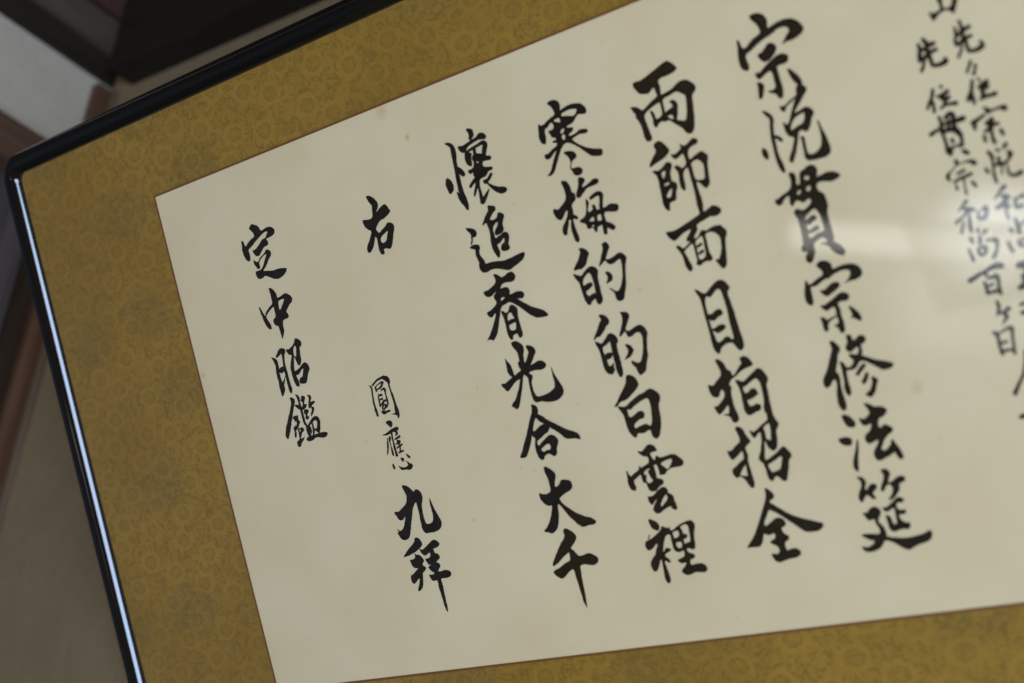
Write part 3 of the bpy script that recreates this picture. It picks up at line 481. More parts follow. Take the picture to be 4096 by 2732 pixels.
的 2925 1498 208,15 198,16 196,19 200,28 202,40 199,61 189,83 184,90 177,105 171,112 162,129 160,136 160,140 161,142 166,142 197,122 199,122 200,126 203,141 207,152 211,155 221,156 232,156 251,146 265,142 274,143 282,147 286,152 289,166 290,180 287,188 281,219 268,257 252,286 246,293 238,298 229,299 217,294 202,282 196,281 190,283 189,288 192,298 198,309 209,323 209,335 216,357 221,365 227,366 235,364 253,356 263,348 268,339 276,316 284,301 298,272 300,264 299,256 301,240 310,209 310,201 314,194 318,178 326,163 327,156 321,130 309,115 303,110 297,107 288,106 279,106 255,112 232,121 222,122 216,122 209,117 206,111 208,104 214,97 223,83 246,52 248,44 245,34 238,25 227,19 218,18;85,1 72,0 67,3 68,11 73,21 74,25 72,31 60,42 38,73 15,101 2,118 0,122 1,125 7,124 24,115 42,115 49,112 77,90 87,81 95,70 111,63 118,56 121,51 122,43 120,33 114,21 102,9 91,3;103,110 96,111 89,115 78,127 46,151 39,151 11,134 5,134 4,138 7,156 15,175 18,193 19,210 18,260 19,277 21,294 29,312 44,324 57,327 64,325 71,321 81,308 84,303 82,299 81,290 85,270 84,268 79,269 68,279 60,281 55,280 52,274 51,255 49,245 50,244 57,245 74,242 82,237 91,226 90,259 92,273 90,298 90,317 97,345 104,352 109,353 114,351 122,343 127,330 129,309 128,294 130,276 129,259 130,242 128,226 129,189 131,177 142,165 144,161 145,153 144,145 138,132 133,125 120,114 114,111;89,154 91,153 93,156 94,169 93,194 91,201 91,214 90,215 83,210 79,209 63,208 52,212 44,217 40,190 45,175 54,170 69,167;181,187 178,188 178,192 185,210 188,223 179,241 156,263 154,268 156,268 188,261 197,256 209,246 221,231 222,228 220,218 211,201 201,193 189,188
白 2948 1846 137,1 123,0 118,1 115,4 110,12 105,29 99,43 71,75 61,84 35,112 24,126 4,144 0,149 0,152 6,153 20,150 29,141 46,132 71,130 92,124 144,93 160,81 170,72 174,67 176,57 175,48 171,33 159,15;231,97 216,100 192,111 161,116 145,122 102,142 70,160 59,161 44,159 36,155 24,152 19,152 18,153 18,156 19,160 36,195 41,210 43,271 48,298 59,319 66,329 71,334 75,335 82,335 88,333 91,329 93,320 96,318 101,317 128,321 135,321 161,313 172,311 175,312 177,317 177,337 182,352 188,359 198,364 205,363 215,357 225,348 246,301 255,263 259,206 261,199 266,183 278,168 282,149 282,138 269,120 261,114 253,105 240,98;198,144 205,145 210,152 213,169 213,189 211,205 206,228 204,245 198,268 189,287 186,288 178,287 167,277 156,275 146,275 111,282 97,287 93,287 89,282 89,276 90,270 95,263 106,256 128,246 141,244 151,244 157,243 166,229 167,224 164,212 161,207 153,202 147,201 127,203 113,212 102,216 91,222 83,223 76,222 72,219 71,213 70,189 72,182 75,180 85,184 93,184 117,170 137,162 147,159 152,156 168,151
雲 2911 2231 188,0 177,0 169,2 141,23 126,29 110,23 107,23 106,24 106,29 111,37 126,53 137,58 152,62 156,65 157,70 158,83 155,91 149,98 101,114 99,114 99,113 100,103 94,102 91,106 85,119 80,124 49,137 29,148 26,147 18,134 14,118 11,114 8,113 5,123 6,131 3,164 0,171 0,185 4,208 11,220 19,225 27,228 34,229 39,228 40,220 45,212 40,195 39,185 40,178 43,172 68,160 79,153 86,151 88,152 90,155 89,169 91,191 95,195 108,198 110,204 111,224 117,241 129,249 137,251 154,250 160,248 172,237 185,229 197,224 207,222 210,219 214,208 213,202 210,197 202,190 183,185 179,181 181,161 180,120 182,115 187,112 190,111 194,113 198,119 202,146 202,155 199,167 204,170 209,171 221,173 235,171 238,168 243,161 247,158 274,146 302,145 310,147 329,146 338,146 346,143 353,137 357,127 357,121 355,115 333,90 322,80 315,77 295,73 248,79 230,79 223,77 217,69 212,67 205,68 202,71 197,83 191,86 187,85 181,71 176,55 176,50 179,47 189,44 217,43 221,40 219,30 212,14 202,5;279,97 291,99 293,102 292,107 284,122 277,129 263,143 256,147 253,147 250,145 241,134 228,122 224,116 224,113 232,107 260,100 270,99;144,126 150,127 150,128 147,132 137,136 136,140 136,149 145,178 151,186 152,192 143,199 130,203 125,202 120,198 115,191 115,183 121,166 122,156 111,151 111,142 121,134 138,127;194,234 162,249 142,264 130,270 117,274 101,270 97,272 96,274 95,284 97,301 101,311 109,318 115,319 118,317 134,301 147,294 141,302 123,322 111,341 110,347 115,359 120,366 125,369 137,370 150,369 169,358 205,345 211,344 216,345 219,347 222,356 225,359 238,367 246,366 252,362 255,353 253,345 253,338 248,311 249,295 239,279 228,275 223,272 225,259 221,247 219,244 212,237;206,279 209,280 212,290 211,297 207,305 199,313 172,332 167,335 163,334 161,330 161,327 184,296 200,282
裡 2919 2622 62,0 59,1 57,3 56,14 61,40 64,48 68,53 76,60 91,68 101,69 105,65 112,55 113,39 111,33 103,21 73,2;294,41 272,44 252,49 231,56 208,66 202,69 195,75 179,79 174,77 173,76 171,63 169,60 167,59 156,63 139,53 129,50 124,50 121,54 117,64 98,78 85,84 75,91 49,104 28,110 15,113 7,118 0,132 0,146 3,156 10,164 14,166 21,166 37,161 69,137 73,138 74,140 74,143 67,156 60,163 56,171 53,179 45,194 21,213 8,229 5,237 4,252 5,263 10,277 17,283 23,283 29,283 36,277 46,266 59,244 69,225 70,224 73,224 76,230 76,238 73,257 71,296 68,313 68,329 72,347 75,351 80,355 87,356 90,354 98,344 101,335 100,300 98,292 92,242 93,235 95,234 99,235 114,247 118,248 124,247 127,242 126,235 120,225 105,212 105,204 108,199 113,195 130,191 140,186 145,182 147,178 145,175 141,172 128,166 116,168 101,185 98,185 99,177 109,154 111,146 123,123 131,110 136,104 142,101 150,98 159,100 162,103 164,107 162,129 162,167 163,181 168,189 175,196 185,199 197,200 217,195 219,197 220,201 217,221 214,226 181,236 173,237 169,240 174,250 186,260 196,261 208,259 212,259 215,263 214,267 206,274 202,279 188,289 181,296 177,302 179,308 190,320 201,325 209,328 234,324 257,317 300,324 309,325 320,320 328,312 330,304 326,291 319,283 309,277 299,274 287,274 279,272 248,276 242,274 240,270 240,262 245,249 249,247 266,244 275,237 277,232 273,222 269,218 252,212 243,204 239,197 240,190 242,188 245,187 252,187 259,190 266,195 272,197 283,195 288,192 291,188 296,172 300,133 305,112 321,76 320,63 315,51 304,43;258,60 267,60 272,62 277,67 280,80 276,105 276,121 272,145 271,150 268,153 252,155 239,160 236,158 235,153 235,143 236,138 240,135 250,133 255,130 261,125 264,119 263,115 260,111 246,108 242,105 240,99 241,89 234,71 234,69 237,66;210,84 214,87 216,96 217,107 215,110 205,120 187,123 184,122 182,115 181,96 183,91 187,88 201,87;41,82 39,83 27,102 26,105 29,107 32,107 34,104 44,85;202,145 215,148 217,150 219,159 217,168 213,174 208,177 198,179 194,178 189,173 184,156 185,152 187,149 193,146
兩 3481 340 261,0 254,0 244,3 221,8 214,12 206,13 187,21 132,38 127,41 117,42 107,45 88,49 68,46 58,46 48,50 45,52 44,59 47,75 66,109 70,113 94,123 118,128 131,122 142,113 149,109 156,109 159,115 159,128 162,149 162,152 159,155 149,160 136,164 122,170 84,190 73,195 65,197 61,196 57,194 41,176 27,168 7,163 2,163 0,167 10,194 18,204 19,208 15,221 18,230 24,240 32,264 34,275 36,324 35,332 41,354 45,359 49,361 59,364 68,363 73,359 75,356 79,347 74,320 74,312 71,295 69,270 66,253 66,234 69,226 77,218 88,212 118,201 148,192 162,190 168,192 169,197 166,245 163,252 155,258 133,266 129,264 125,256 124,237 118,222 116,218 112,215 106,215 101,219 102,227 105,238 107,251 106,266 103,281 105,297 107,301 114,306 120,306 123,304 134,293 141,289 150,286 157,287 170,293 174,294 189,292 193,292 205,302 217,316 248,346 257,357 264,373 274,387 288,393 298,393 305,389 317,375 325,358 335,314 337,307 337,299 343,270 349,224 352,211 358,204 368,199 379,186 381,180 381,173 377,161 368,149 349,130 333,123 317,120 302,121 288,126 268,135 259,141 248,145 195,154 188,153 185,150 189,138 192,110 189,85 193,80 198,77 215,72 224,74 259,72 282,69 298,62 305,57 307,53 306,48 291,24 270,4;264,165 284,172 297,185 311,195 314,201 313,220 304,265 298,287 290,308 287,315 282,318 276,320 268,317 249,309 241,305 238,301 240,295 248,282 263,233 261,220 255,209 248,202 241,199 229,198 223,199 221,203 231,222 231,230 230,233 207,239 187,246 185,246 184,245 185,235 186,195 187,188 191,183 195,179 199,177 229,174;213,270 218,273 221,281 220,288 218,293 216,294 203,284 196,277 194,272 196,270 203,269
師 3502 714 273,43 264,45 243,58 232,63 221,65 214,64 196,50 195,54 197,72 194,76 174,86 158,92 149,91 139,87 134,88 133,92 138,103 146,114 150,118 159,119 171,116 184,109 197,104 201,105 202,108 206,140 203,155 199,162 196,164 185,170 175,170 171,168 167,160 164,157 155,152 146,149 140,150 135,152 135,156 148,187 148,202 142,240 143,264 152,283 156,287 163,286 169,278 173,249 172,241 174,211 179,197 187,187 197,180 202,178 205,179 207,182 209,197 208,244 210,252 210,265 209,276 211,284 210,291 210,318 205,373 208,425 210,431 213,434 216,433 230,415 234,405 236,393 239,386 240,351 239,339 237,326 235,299 234,275 235,267 237,265 240,264 244,266 247,268 257,280 263,293 274,305 278,308 283,307 289,304 300,294 308,279 308,265 314,227 315,212 321,182 327,170 329,161 332,154 332,150 330,146 320,136 312,125 307,122 301,120 295,120 286,122 268,127 234,141 230,141 229,140 228,132 228,115 233,100 236,94 253,83 290,77 293,75 296,70 298,60 296,55 287,48 282,45;81,0 73,2 61,6 55,11 52,21 57,35 56,49 46,61 38,66 27,79 14,91 1,110 0,112 3,116 8,118 16,117 34,110 82,98 104,90 124,77 131,70 132,65 131,56 121,35 100,7 89,2;262,154 269,155 274,157 284,167 293,182 295,193 287,246 282,256 274,259 248,256 238,251 235,246 233,235 230,226 232,219 231,195 233,186 230,174 230,170 235,163 245,157 250,156;108,119 99,119 88,124 72,136 49,146 40,146 26,141 12,141 8,143 10,147 20,159 26,168 28,177 31,200 29,208 30,216 26,231 28,241 24,286 25,295 22,302 23,318 23,326 30,347 36,355 44,362 50,362 53,359 63,325 68,323 94,321 99,319 102,316 108,298 112,281 125,259 127,253 127,240 123,232 114,224 102,219 105,208 105,190 108,175 113,168 115,161 121,155 127,138 126,132 119,124;73,158 76,158 79,161 81,167 73,181 62,195 59,191 57,180 57,168 62,161;81,220 86,220 87,223 86,227 81,231 66,234 58,234 57,228 58,224 62,222;90,256 92,255 93,257 92,261 88,273 84,279 82,287 79,291 72,296 61,297 56,293 54,289 56,282 64,274 79,261
面 3499 1113 297,2 288,0 283,1 249,15 231,17 224,17 220,17 196,28 175,34 155,41 79,62 51,68 25,66 8,64 3,64 0,66 1,74 8,93 25,113 32,118 36,119 49,117 87,98 101,93 115,89 124,88 134,84 137,85 138,87 137,92 135,96 107,123 102,132 102,137 105,141 121,146 101,156 85,166 78,168 71,167 59,153 49,147 43,145 38,149 37,154 38,159 52,186 58,204 60,222 60,245 62,262 68,280 76,291 81,293 87,292 94,290 97,287 97,283 99,269 96,255 91,242 86,220 76,191 76,187 80,183 89,177 101,172 116,162 125,159 129,160 131,162 133,175 132,217 133,246 131,252 121,263 123,266 133,274 139,277 145,277 150,276 160,269 165,267 186,265 205,270 209,269 216,265 219,260 221,255 221,251 215,239 210,221 210,197 212,163 211,149 212,137 216,131 222,127 244,126 260,133 279,152 286,170 285,186 285,194 282,201 281,216 270,243 261,258 252,269 249,270 233,270 231,271 231,275 240,291 247,307 257,322 264,324 273,322 277,320 281,315 288,304 293,282 294,274 300,252 300,245 313,185 319,171 325,165 328,159 330,144 328,134 320,127 309,110 305,106 296,104 269,102 252,105 240,108 230,113 227,113 217,112 205,105 201,104 191,109 177,125 167,133 156,136 150,135 149,134 156,120 166,111 176,100 179,94 179,76 185,71 204,65 228,60 264,51 269,52 281,56 297,58 310,55 325,48 331,35 331,31 329,27 325,20 319,15 304,4;186,134 191,137 194,149 194,162 190,192 190,213 188,223 183,238 180,241 166,248 160,249 154,249 151,247 146,239 145,221 146,221 152,223 162,223 174,219 183,213 185,207 183,204 179,202 170,202 146,213 148,197 147,189 157,187 177,181 183,177 184,172 181,167 175,166 161,169 147,177 147,170 149,159 152,152 155,148 176,138
目 3575 1485 145,1 141,0 120,8 88,27 64,45 56,48 50,48 39,43 19,24 4,16 0,16 0,22 4,34 16,61 19,82 19,94 20,110 19,149 20,181 22,197 21,205 22,253 20,292 21,308 21,324 24,341 31,355 39,365 44,367 49,365 53,362 62,345 66,340 89,328 102,324 120,325 128,327 134,330 154,368 160,374 170,375 178,372 185,366 191,354 193,339 193,329 192,308 189,283 186,223 185,212 185,204 184,196 185,189 185,179 175,84 178,69 193,55 195,50 179,19 172,12 162,4;126,45 135,47 140,56 145,85 144,92 147,117 146,124 149,148 147,156 147,187 145,195 144,226 146,300 141,309 138,311 137,310 132,306 127,298 123,294 115,290 110,289 94,293 87,299 65,308 59,309 54,305 49,293 48,275 43,251 43,245 46,246 54,254 64,261 67,263 72,263 98,256 110,251 116,244 118,240 118,233 116,229 107,224 96,221 81,223 60,232 41,233 39,187 40,186 47,192 56,195 63,196 72,194 93,182 116,177 120,174 122,166 121,157 116,150 112,145 106,142 98,143 81,147 61,159 39,155 40,130 39,122 42,91 51,70 54,67 58,66 70,75 79,74 91,67 113,49 122,45
拍 3513 1874 231,15 216,19 211,21 209,25 209,30 213,45 212,49 211,51 191,68 164,94 158,98 152,99 148,97 147,94 147,77 143,74 137,72 127,61 121,36 112,19 103,9 92,2 82,0 78,1 76,5 77,20 83,37 84,45 88,56 89,70 86,85 69,100 53,110 38,123 31,127 27,128 23,127 8,120 4,121 2,123 0,138 1,157 7,176 12,183 18,188 32,193 38,193 43,192 52,185 60,168 66,163 72,159 77,164 80,177 79,185 74,197 70,203 55,216 48,220 41,226 30,233 22,236 7,236 5,240 9,258 16,273 21,280 26,281 44,274 76,247 80,244 83,245 84,253 83,266 79,279 76,284 73,286 70,286 49,284 46,284 49,288 55,292 68,296 74,301 81,313 86,332 90,336 98,339 108,339 116,335 122,328 126,320 125,297 119,273 115,241 117,226 116,210 118,187 121,175 128,157 127,153 121,148 120,146 121,140 124,134 137,119 170,106 198,89 227,80 263,75 270,72 273,67 272,57 259,31 248,22;292,92 280,95 268,103 250,112 242,118 231,123 213,135 203,140 196,141 190,140 175,129 170,127 160,125 157,126 156,130 159,146 166,166 169,197 165,243 166,251 165,267 163,274 165,291 167,299 174,310 178,314 187,318 201,315 224,307 246,304 251,300 257,293 260,285 256,272 250,269 238,266 233,266 217,272 203,272 199,265 194,244 194,241 198,240 218,238 232,233 258,222 261,218 261,214 255,192 251,189 246,187 235,185 224,189 207,201 196,202 193,201 191,198 188,185 190,171 192,169 201,169 207,167 236,152 257,143 270,142 277,148 285,169 285,205 281,259 277,274 271,288 269,311 272,320 292,339 299,343 308,341 311,335 312,265 317,212 316,188 320,179 328,167 334,152 326,128 315,106 307,97 302,94
招 3526 2198 271,0 266,2 263,7 262,20 261,29 252,38 219,53 203,63 175,78 172,79 168,77 155,68 151,68 150,71 151,81 156,97 162,107 165,109 172,109 177,107 183,100 196,89 199,87 204,89 206,94 202,125 197,143 190,157 183,179 165,207 161,217 162,223 165,230 177,244 179,248 185,282 184,305 186,321 189,330 197,339 202,342 206,342 211,338 226,323 229,322 239,323 246,331 256,346 263,351 273,354 283,348 287,342 300,309 310,288 318,256 322,251 337,238 340,234 340,225 336,213 317,184 310,179 305,178 287,188 267,202 214,227 206,229 199,229 197,226 196,218 203,191 206,184 216,138 220,139 222,141 223,155 228,172 241,188 249,192 258,192 266,188 273,180 280,166 283,153 289,129 292,98 305,79 315,67 314,58 310,47 305,39 300,18 292,9;256,52 261,52 264,58 265,70 262,92 254,126 252,133 249,136 245,135 235,130 232,126 230,120 232,92 229,71 230,67 235,63;87,34 81,36 78,38 75,48 76,56 80,64 81,74 84,82 85,106 82,113 76,118 44,136 29,148 20,151 5,149 1,150 0,155 5,180 13,195 18,199 21,199 26,198 31,195 58,179 64,174 81,163 85,177 82,199 77,205 69,210 43,224 24,236 8,243 2,251 0,260 2,273 11,290 16,294 21,296 32,288 35,287 38,291 45,295 56,307 62,315 71,341 73,344 81,355 85,358 90,359 97,357 100,353 108,331 105,323 107,307 104,299 105,267 103,259 103,251 101,243 103,236 102,228 103,212 110,190 105,164 105,152 109,145 121,137 138,128 141,124 141,122 139,112 126,86 120,64 114,50 100,37 95,35;274,227 280,227 285,229 287,232 286,236 274,266 267,280 261,287 258,290 253,292 240,293 224,297 217,297 214,295 211,291 209,283 206,277 203,261 204,256 254,238 262,233;80,237 82,237 82,248 79,271 80,287 78,290 70,293 56,288 48,287 44,285 41,280 45,273 64,250
全 3502 2568 178,0 175,2 174,6 173,14 174,22 172,36 163,59 103,157 58,224 51,231 44,240 4,278 1,282 0,285 2,288 6,288 15,287 31,288 61,291 70,290 78,285 87,276 95,262 104,239 111,228 119,233 132,239 142,239 158,234 165,237 168,243 168,248 164,257 158,262 136,270 133,272 131,277 134,282 159,298 167,306 169,311 169,319 170,327 166,333 153,341 136,336 126,335 123,337 122,341 124,352 129,366 134,374 147,383 159,385 209,375 227,373 235,374 253,372 267,367 277,361 281,357 282,348 277,335 265,326 253,323 232,324 223,327 213,329 210,325 208,309 209,293 210,290 218,284 233,277 237,274 239,270 240,261 239,257 236,254 223,245 218,240 213,227 211,217 213,213 231,207 237,202 242,192 239,179 231,168 219,160 211,158 203,158 188,161 144,185 130,190 127,190 126,188 127,173 131,164 148,143 166,115 169,114 174,115 195,127 209,137 222,149 229,153 240,165 249,172 257,182 282,203 307,229 327,247 338,252 349,255 373,257 382,256 389,258 407,255 417,251 428,242 435,234 436,225 433,221 425,216 417,214 370,194 359,191 337,182 293,161 286,156 279,153 266,142 256,137 245,125 211,98 204,90 189,80 185,74 187,68 192,64 203,62 208,59 214,52 217,42 215,36 207,22 199,13 187,3 184,1
宗 4117 272 146,2 134,0 117,2 111,6 109,10 114,27 130,48 141,68 144,85 144,96 141,102 126,108 98,117 83,125 59,142 50,146 45,146 40,145 34,137 31,125 30,110 25,99 19,96 16,98 14,101 13,125 7,152 1,188 0,216 3,228 3,235 14,248 22,255 30,258 39,256 42,253 46,243 47,235 45,219 42,210 43,203 41,193 44,184 50,177 53,176 74,170 106,155 117,149 126,148 135,143 162,135 174,133 194,128 213,122 220,118 228,114 244,112 264,113 276,118 283,123 284,125 287,135 285,143 268,156 257,170 235,190 234,192 235,193 257,188 267,187 283,189 317,185 343,174 354,165 359,159 360,154 360,147 357,137 349,122 343,113 331,100 324,96 318,90 304,84 274,78 258,79 241,79 190,91 187,89 187,82 193,64 192,56 193,49 187,33 183,25 171,14 157,5;179,164 169,163 162,165 146,179 126,193 107,196 103,199 102,205 105,217 112,230 124,243 130,246 136,247 150,245 165,240 194,217 197,213 201,207 205,199 204,185 202,181 194,172 187,166;226,233 216,231 208,231 191,233 136,257 129,262 111,271 97,282 85,284 70,281 67,282 65,285 66,296 71,309 75,313 78,316 82,317 87,317 96,313 115,303 138,295 142,295 147,300 151,307 152,323 151,353 152,362 150,375 145,382 138,386 130,387 110,384 109,385 107,387 110,391 121,400 134,406 140,410 144,416 153,436 164,442 170,441 175,437 182,421 185,402 186,387 183,329 183,295 184,288 188,285 193,283 226,285 234,284 245,275 251,265 251,255 248,247 244,243;231,312 228,314 228,318 233,345 239,366 248,385 260,402 267,409 272,412 276,413 279,412 284,407 286,396 285,384 279,368 272,355 248,322 239,315;68,327 65,329 63,332 62,345 62,354 54,398 55,408 57,411 63,413 71,410 80,398 82,391 86,385 96,357 93,344 89,338 77,329
悦 4114 676 270,0 261,0 258,1 255,4 248,17 246,36 241,46 221,52 201,60 188,68 179,72 168,73 163,76 151,69 148,69 147,70 147,83 153,95 158,102 161,104 164,104 168,103 173,100 177,92 178,85 216,66 232,60 232,61 218,83 216,89 210,95 198,114 183,143 170,161 164,166 160,165 157,161 151,154 146,149 142,157 144,193 146,205 151,215 157,225 178,236 179,240 176,251 168,263 165,273 147,303 133,321 130,328 127,342 134,351 138,354 142,353 145,351 152,342 172,310 196,257 205,229 210,221 218,216 224,215 235,220 246,229 251,229 260,224 265,218 272,212 283,191 290,173 304,160 307,154 308,148 304,135 296,124 283,114 273,112 265,112 225,123 214,122 239,97 253,86 274,63 295,44 301,37 303,31 302,26 300,21 294,12 291,9 284,4;61,64 55,66 54,68 54,71 61,81 70,98 80,109 81,115 79,131 73,149 72,158 64,201 63,224 64,232 63,240 63,262 61,299 63,308 62,323 67,354 70,366 79,385 82,388 87,389 92,387 95,384 96,368 94,347 91,331 87,319 83,297 82,275 84,243 84,221 85,216 86,216 93,219 100,228 105,237 109,239 115,239 119,238 122,235 123,231 117,218 106,206 96,200 88,198 86,196 88,186 88,177 92,164 93,152 102,128 102,110 97,97 85,82 78,75;255,136 258,137 259,141 258,151 252,168 242,180 236,184 214,187 187,196 180,200 177,200 176,190 183,176 190,165 197,159 202,153 210,148 226,142;314,190 312,193 311,200 313,240 312,270 308,291 304,305 297,318 289,325 276,334 269,337 254,340 237,338 231,333 228,326 227,304 229,289 231,252 229,248 225,244 216,241 212,241 210,247 212,255 213,269 210,297 211,307 207,342 210,354 214,360 221,366 229,369 267,374 275,373 282,374 310,374 328,368 339,359 343,348 344,340 343,318 339,286 334,262 325,229 322,205 319,195;10,238 8,240 0,258 1,279 3,283 13,298 18,302 23,303 26,300 30,290 32,277 31,265 28,255 22,246
貫 4116 1063 221,0 207,1 183,12 166,17 160,22 155,33 151,55 147,71 145,74 141,76 134,75 131,73 131,71 134,57 136,43 137,29 136,24 131,15 127,11 114,6 110,6 106,10 103,18 106,39 104,56 99,72 96,78 86,87 75,94 43,103 24,113 5,115 1,121 0,129 4,138 11,147 19,149 29,148 36,144 46,131 59,122 69,117 76,118 79,120 79,122 75,134 73,156 77,165 80,169 83,171 88,168 98,156 110,150 116,150 134,164 141,168 145,168 149,167 162,159 167,158 177,159 179,161 180,163 179,172 173,182 146,198 134,201 123,200 114,195 106,189 101,187 96,188 90,191 83,197 81,201 81,210 90,232 92,239 93,296 91,303 91,333 88,340 87,362 83,368 73,374 72,379 71,387 72,392 75,396 84,403 89,403 98,403 100,404 95,410 88,416 81,429 80,435 80,443 81,448 89,458 93,461 102,462 107,460 120,447 126,433 135,419 138,411 138,406 136,394 140,376 147,371 159,364 185,356 191,357 199,361 207,372 208,381 206,382 201,383 175,381 173,381 172,383 174,385 194,393 210,407 217,419 220,429 226,435 230,443 245,456 257,464 268,467 272,467 275,465 280,458 282,454 283,447 282,441 273,423 262,409 252,400 243,394 240,389 241,383 245,374 246,366 247,346 245,337 246,330 244,291 245,247 249,235 257,218 258,191 256,181 256,167 254,159 249,149 230,132 226,116 226,110 231,100 236,97 243,95 256,95 270,98 299,108 307,107 314,108 323,105 340,102 351,95 354,92 354,88 348,79 337,70 325,63 305,58 284,57 263,62 239,64 239,62 246,48 249,38 250,31 249,25 244,14 241,10 232,3;191,47 196,49 201,55 197,64 194,67 191,67 184,65 178,61 175,54 176,52 179,50;185,97 191,98 194,101 195,105 195,110 189,118 183,121 178,120 172,116 171,114 171,112 178,100;135,104 140,105 143,109 141,114 136,120 133,122 127,123 123,122 121,119 121,115 128,108;182,212 187,212 192,215 202,235 204,240 207,259 208,287 210,312 209,320 206,324 197,330 183,328 171,329 159,334 151,337 140,343 133,344 128,341 125,336 124,329 126,319 139,322 144,322 170,317 180,316 185,312 187,303 184,298 182,295 177,293 168,292 154,297 144,303 131,308 130,298 126,287 128,274 129,272 137,281 142,282 156,275 162,270 172,268 180,264 184,260 186,251 184,246 178,241 173,239 166,239 144,246 132,256 130,246 131,240 133,237 139,233 173,214
宗 4141 1526 133,0 118,1 106,7 103,10 99,16 99,22 101,28 111,38 120,53 120,57 119,62 116,68 114,71 106,74 98,75 69,88 62,92 42,99 39,98 35,93 29,74 25,73 22,78 18,92 15,99 2,141 0,164 2,180 8,191 17,199 23,202 28,202 33,198 36,192 40,181 42,120 43,116 46,114 56,113 64,115 75,114 115,96 125,93 140,94 149,92 176,79 209,72 216,73 224,72 239,74 249,78 254,83 255,93 250,103 241,115 225,128 212,132 211,133 212,135 246,131 270,132 277,130 286,129 303,122 311,111 314,101 311,86 305,74 297,64 291,60 281,54 269,50 239,46 223,46 183,52 177,52 174,50 173,48 175,33 168,19 157,9;171,117 162,116 150,118 135,127 109,141 104,142 88,139 85,141 85,146 91,159 100,169 106,174 110,176 114,177 127,174 140,167 153,163 168,155 181,148 187,143 189,139 189,126 186,123 181,120;190,173 183,173 173,175 136,194 93,212 81,213 71,211 66,212 67,216 73,228 81,237 88,244 93,245 102,244 117,236 126,234 132,236 136,242 137,245 134,276 110,280 83,287 81,286 75,275 71,272 59,267 53,267 51,273 54,288 53,297 54,305 53,325 55,333 60,342 64,344 69,343 79,335 80,332 81,315 90,300 115,289 135,284 137,294 136,311 126,319 112,320 110,321 109,323 125,337 131,358 133,362 137,366 142,368 146,368 157,359 160,351 163,308 160,300 159,281 159,270 161,262 161,246 157,229 157,224 159,221 169,216 178,216 192,219 207,218 216,212 218,209 220,204 221,194 217,186 203,177;208,246 204,247 203,251 209,275 212,291 211,294 201,302 200,304 202,306 209,305 212,307 223,315 239,329 242,330 247,328 252,323 254,316 248,291 233,269 223,257
修 4123 1904 178,0 174,2 172,6 170,27 171,35 169,39 167,43 158,52 156,58 154,67 157,77 164,84 175,88 183,86 197,77 209,72 213,72 215,73 217,76 217,80 209,101 205,104 189,102 172,94 166,95 161,99 161,103 163,107 170,120 176,126 177,130 175,137 169,146 161,152 154,156 141,157 137,156 127,131 115,121 110,120 108,124 108,169 106,186 106,209 104,223 97,253 98,267 100,279 104,284 106,290 109,294 113,296 119,292 128,280 129,266 127,221 128,213 128,198 131,176 134,172 141,171 149,174 173,172 181,168 192,159 198,151 204,146 211,142 217,141 229,145 241,152 278,181 283,187 289,190 296,198 308,205 327,207 343,206 357,200 363,196 365,192 366,187 363,181 352,175 333,166 313,159 306,156 299,154 278,145 252,129 227,115 226,111 232,101 233,97 234,64 237,62 250,60 261,50 265,41 263,30 261,26 251,19 245,18 236,18 227,21 212,33 204,33 199,33 198,29 200,19 198,12 192,4;96,14 87,14 82,17 82,26 86,42 85,53 84,57 53,114 51,121 46,128 43,135 38,141 35,148 24,162 17,169 9,181 2,194 0,204 0,217 1,221 5,230 6,233 9,234 22,233 29,229 41,219 50,206 55,202 59,201 64,207 66,223 61,245 56,259 51,280 51,288 47,310 48,325 51,341 57,352 62,358 70,360 76,359 82,352 87,341 88,330 87,295 85,287 85,265 84,257 85,235 90,205 90,185 88,177 79,165 79,160 87,144 99,117 109,88 114,81 125,70 127,61 126,48 116,32 104,17;220,154 215,156 195,171 179,187 172,195 170,200 175,207 177,208 181,208 190,204 196,197 205,191 230,170 232,166 231,159 227,155;227,199 222,199 219,201 205,222 193,235 191,239 190,245 192,250 195,253 200,254 204,253 220,240 223,236 230,222 235,208 234,203;251,225 246,226 243,229 241,237 241,252 233,268 227,279 218,288 207,295 196,300 193,303 195,308 211,321 215,322 221,321 228,318 235,310 243,305 246,298 251,291 262,265 268,258 271,252 272,245 268,237 257,227
法 4124 2246 176,0 172,2 171,7 178,19 188,45 189,49 186,55 175,65 161,73 147,75 132,66 130,66 129,70 133,91 139,103 145,108 149,111 153,111 175,106 180,106 182,108 178,121 169,135 157,144 145,150 138,158 133,173 134,184 137,190 143,197 151,201 155,200 190,189 195,189 197,190 196,195 189,206 180,218 173,224 159,244 157,256 159,272 163,281 167,285 175,289 181,290 228,276 248,268 255,264 260,263 263,266 267,283 276,298 283,301 292,299 296,297 298,293 299,285 295,261 287,240 279,222 274,213 271,204 266,198 263,197 260,198 253,217 245,226 223,242 216,244 211,243 205,239 203,235 204,230 212,217 225,197 232,189 248,176 257,171 265,169 274,162 280,156 282,153 282,148 273,135 258,124 247,120 241,121 235,124 230,130 224,131 217,128 216,123 217,114 220,102 224,93 232,87 244,84 257,79 263,74 271,66 274,61 276,56 275,49 268,41 259,35 243,29 234,29 219,26 194,6;61,36 52,37 48,39 46,42 49,66 59,91 64,98 71,103 90,107 97,106 102,101 108,92 104,76 96,61 83,46 69,38;30,144 11,146 4,148 0,152 2,163 13,177 20,183 28,187 46,191 56,190 60,187 66,178 69,170 68,164 65,156 53,148;93,168 89,170 85,186 73,215 49,261 42,284 41,297 43,309 53,322 58,323 62,322 63,320 68,296 73,274 74,267 83,237 93,202 97,179 97,170
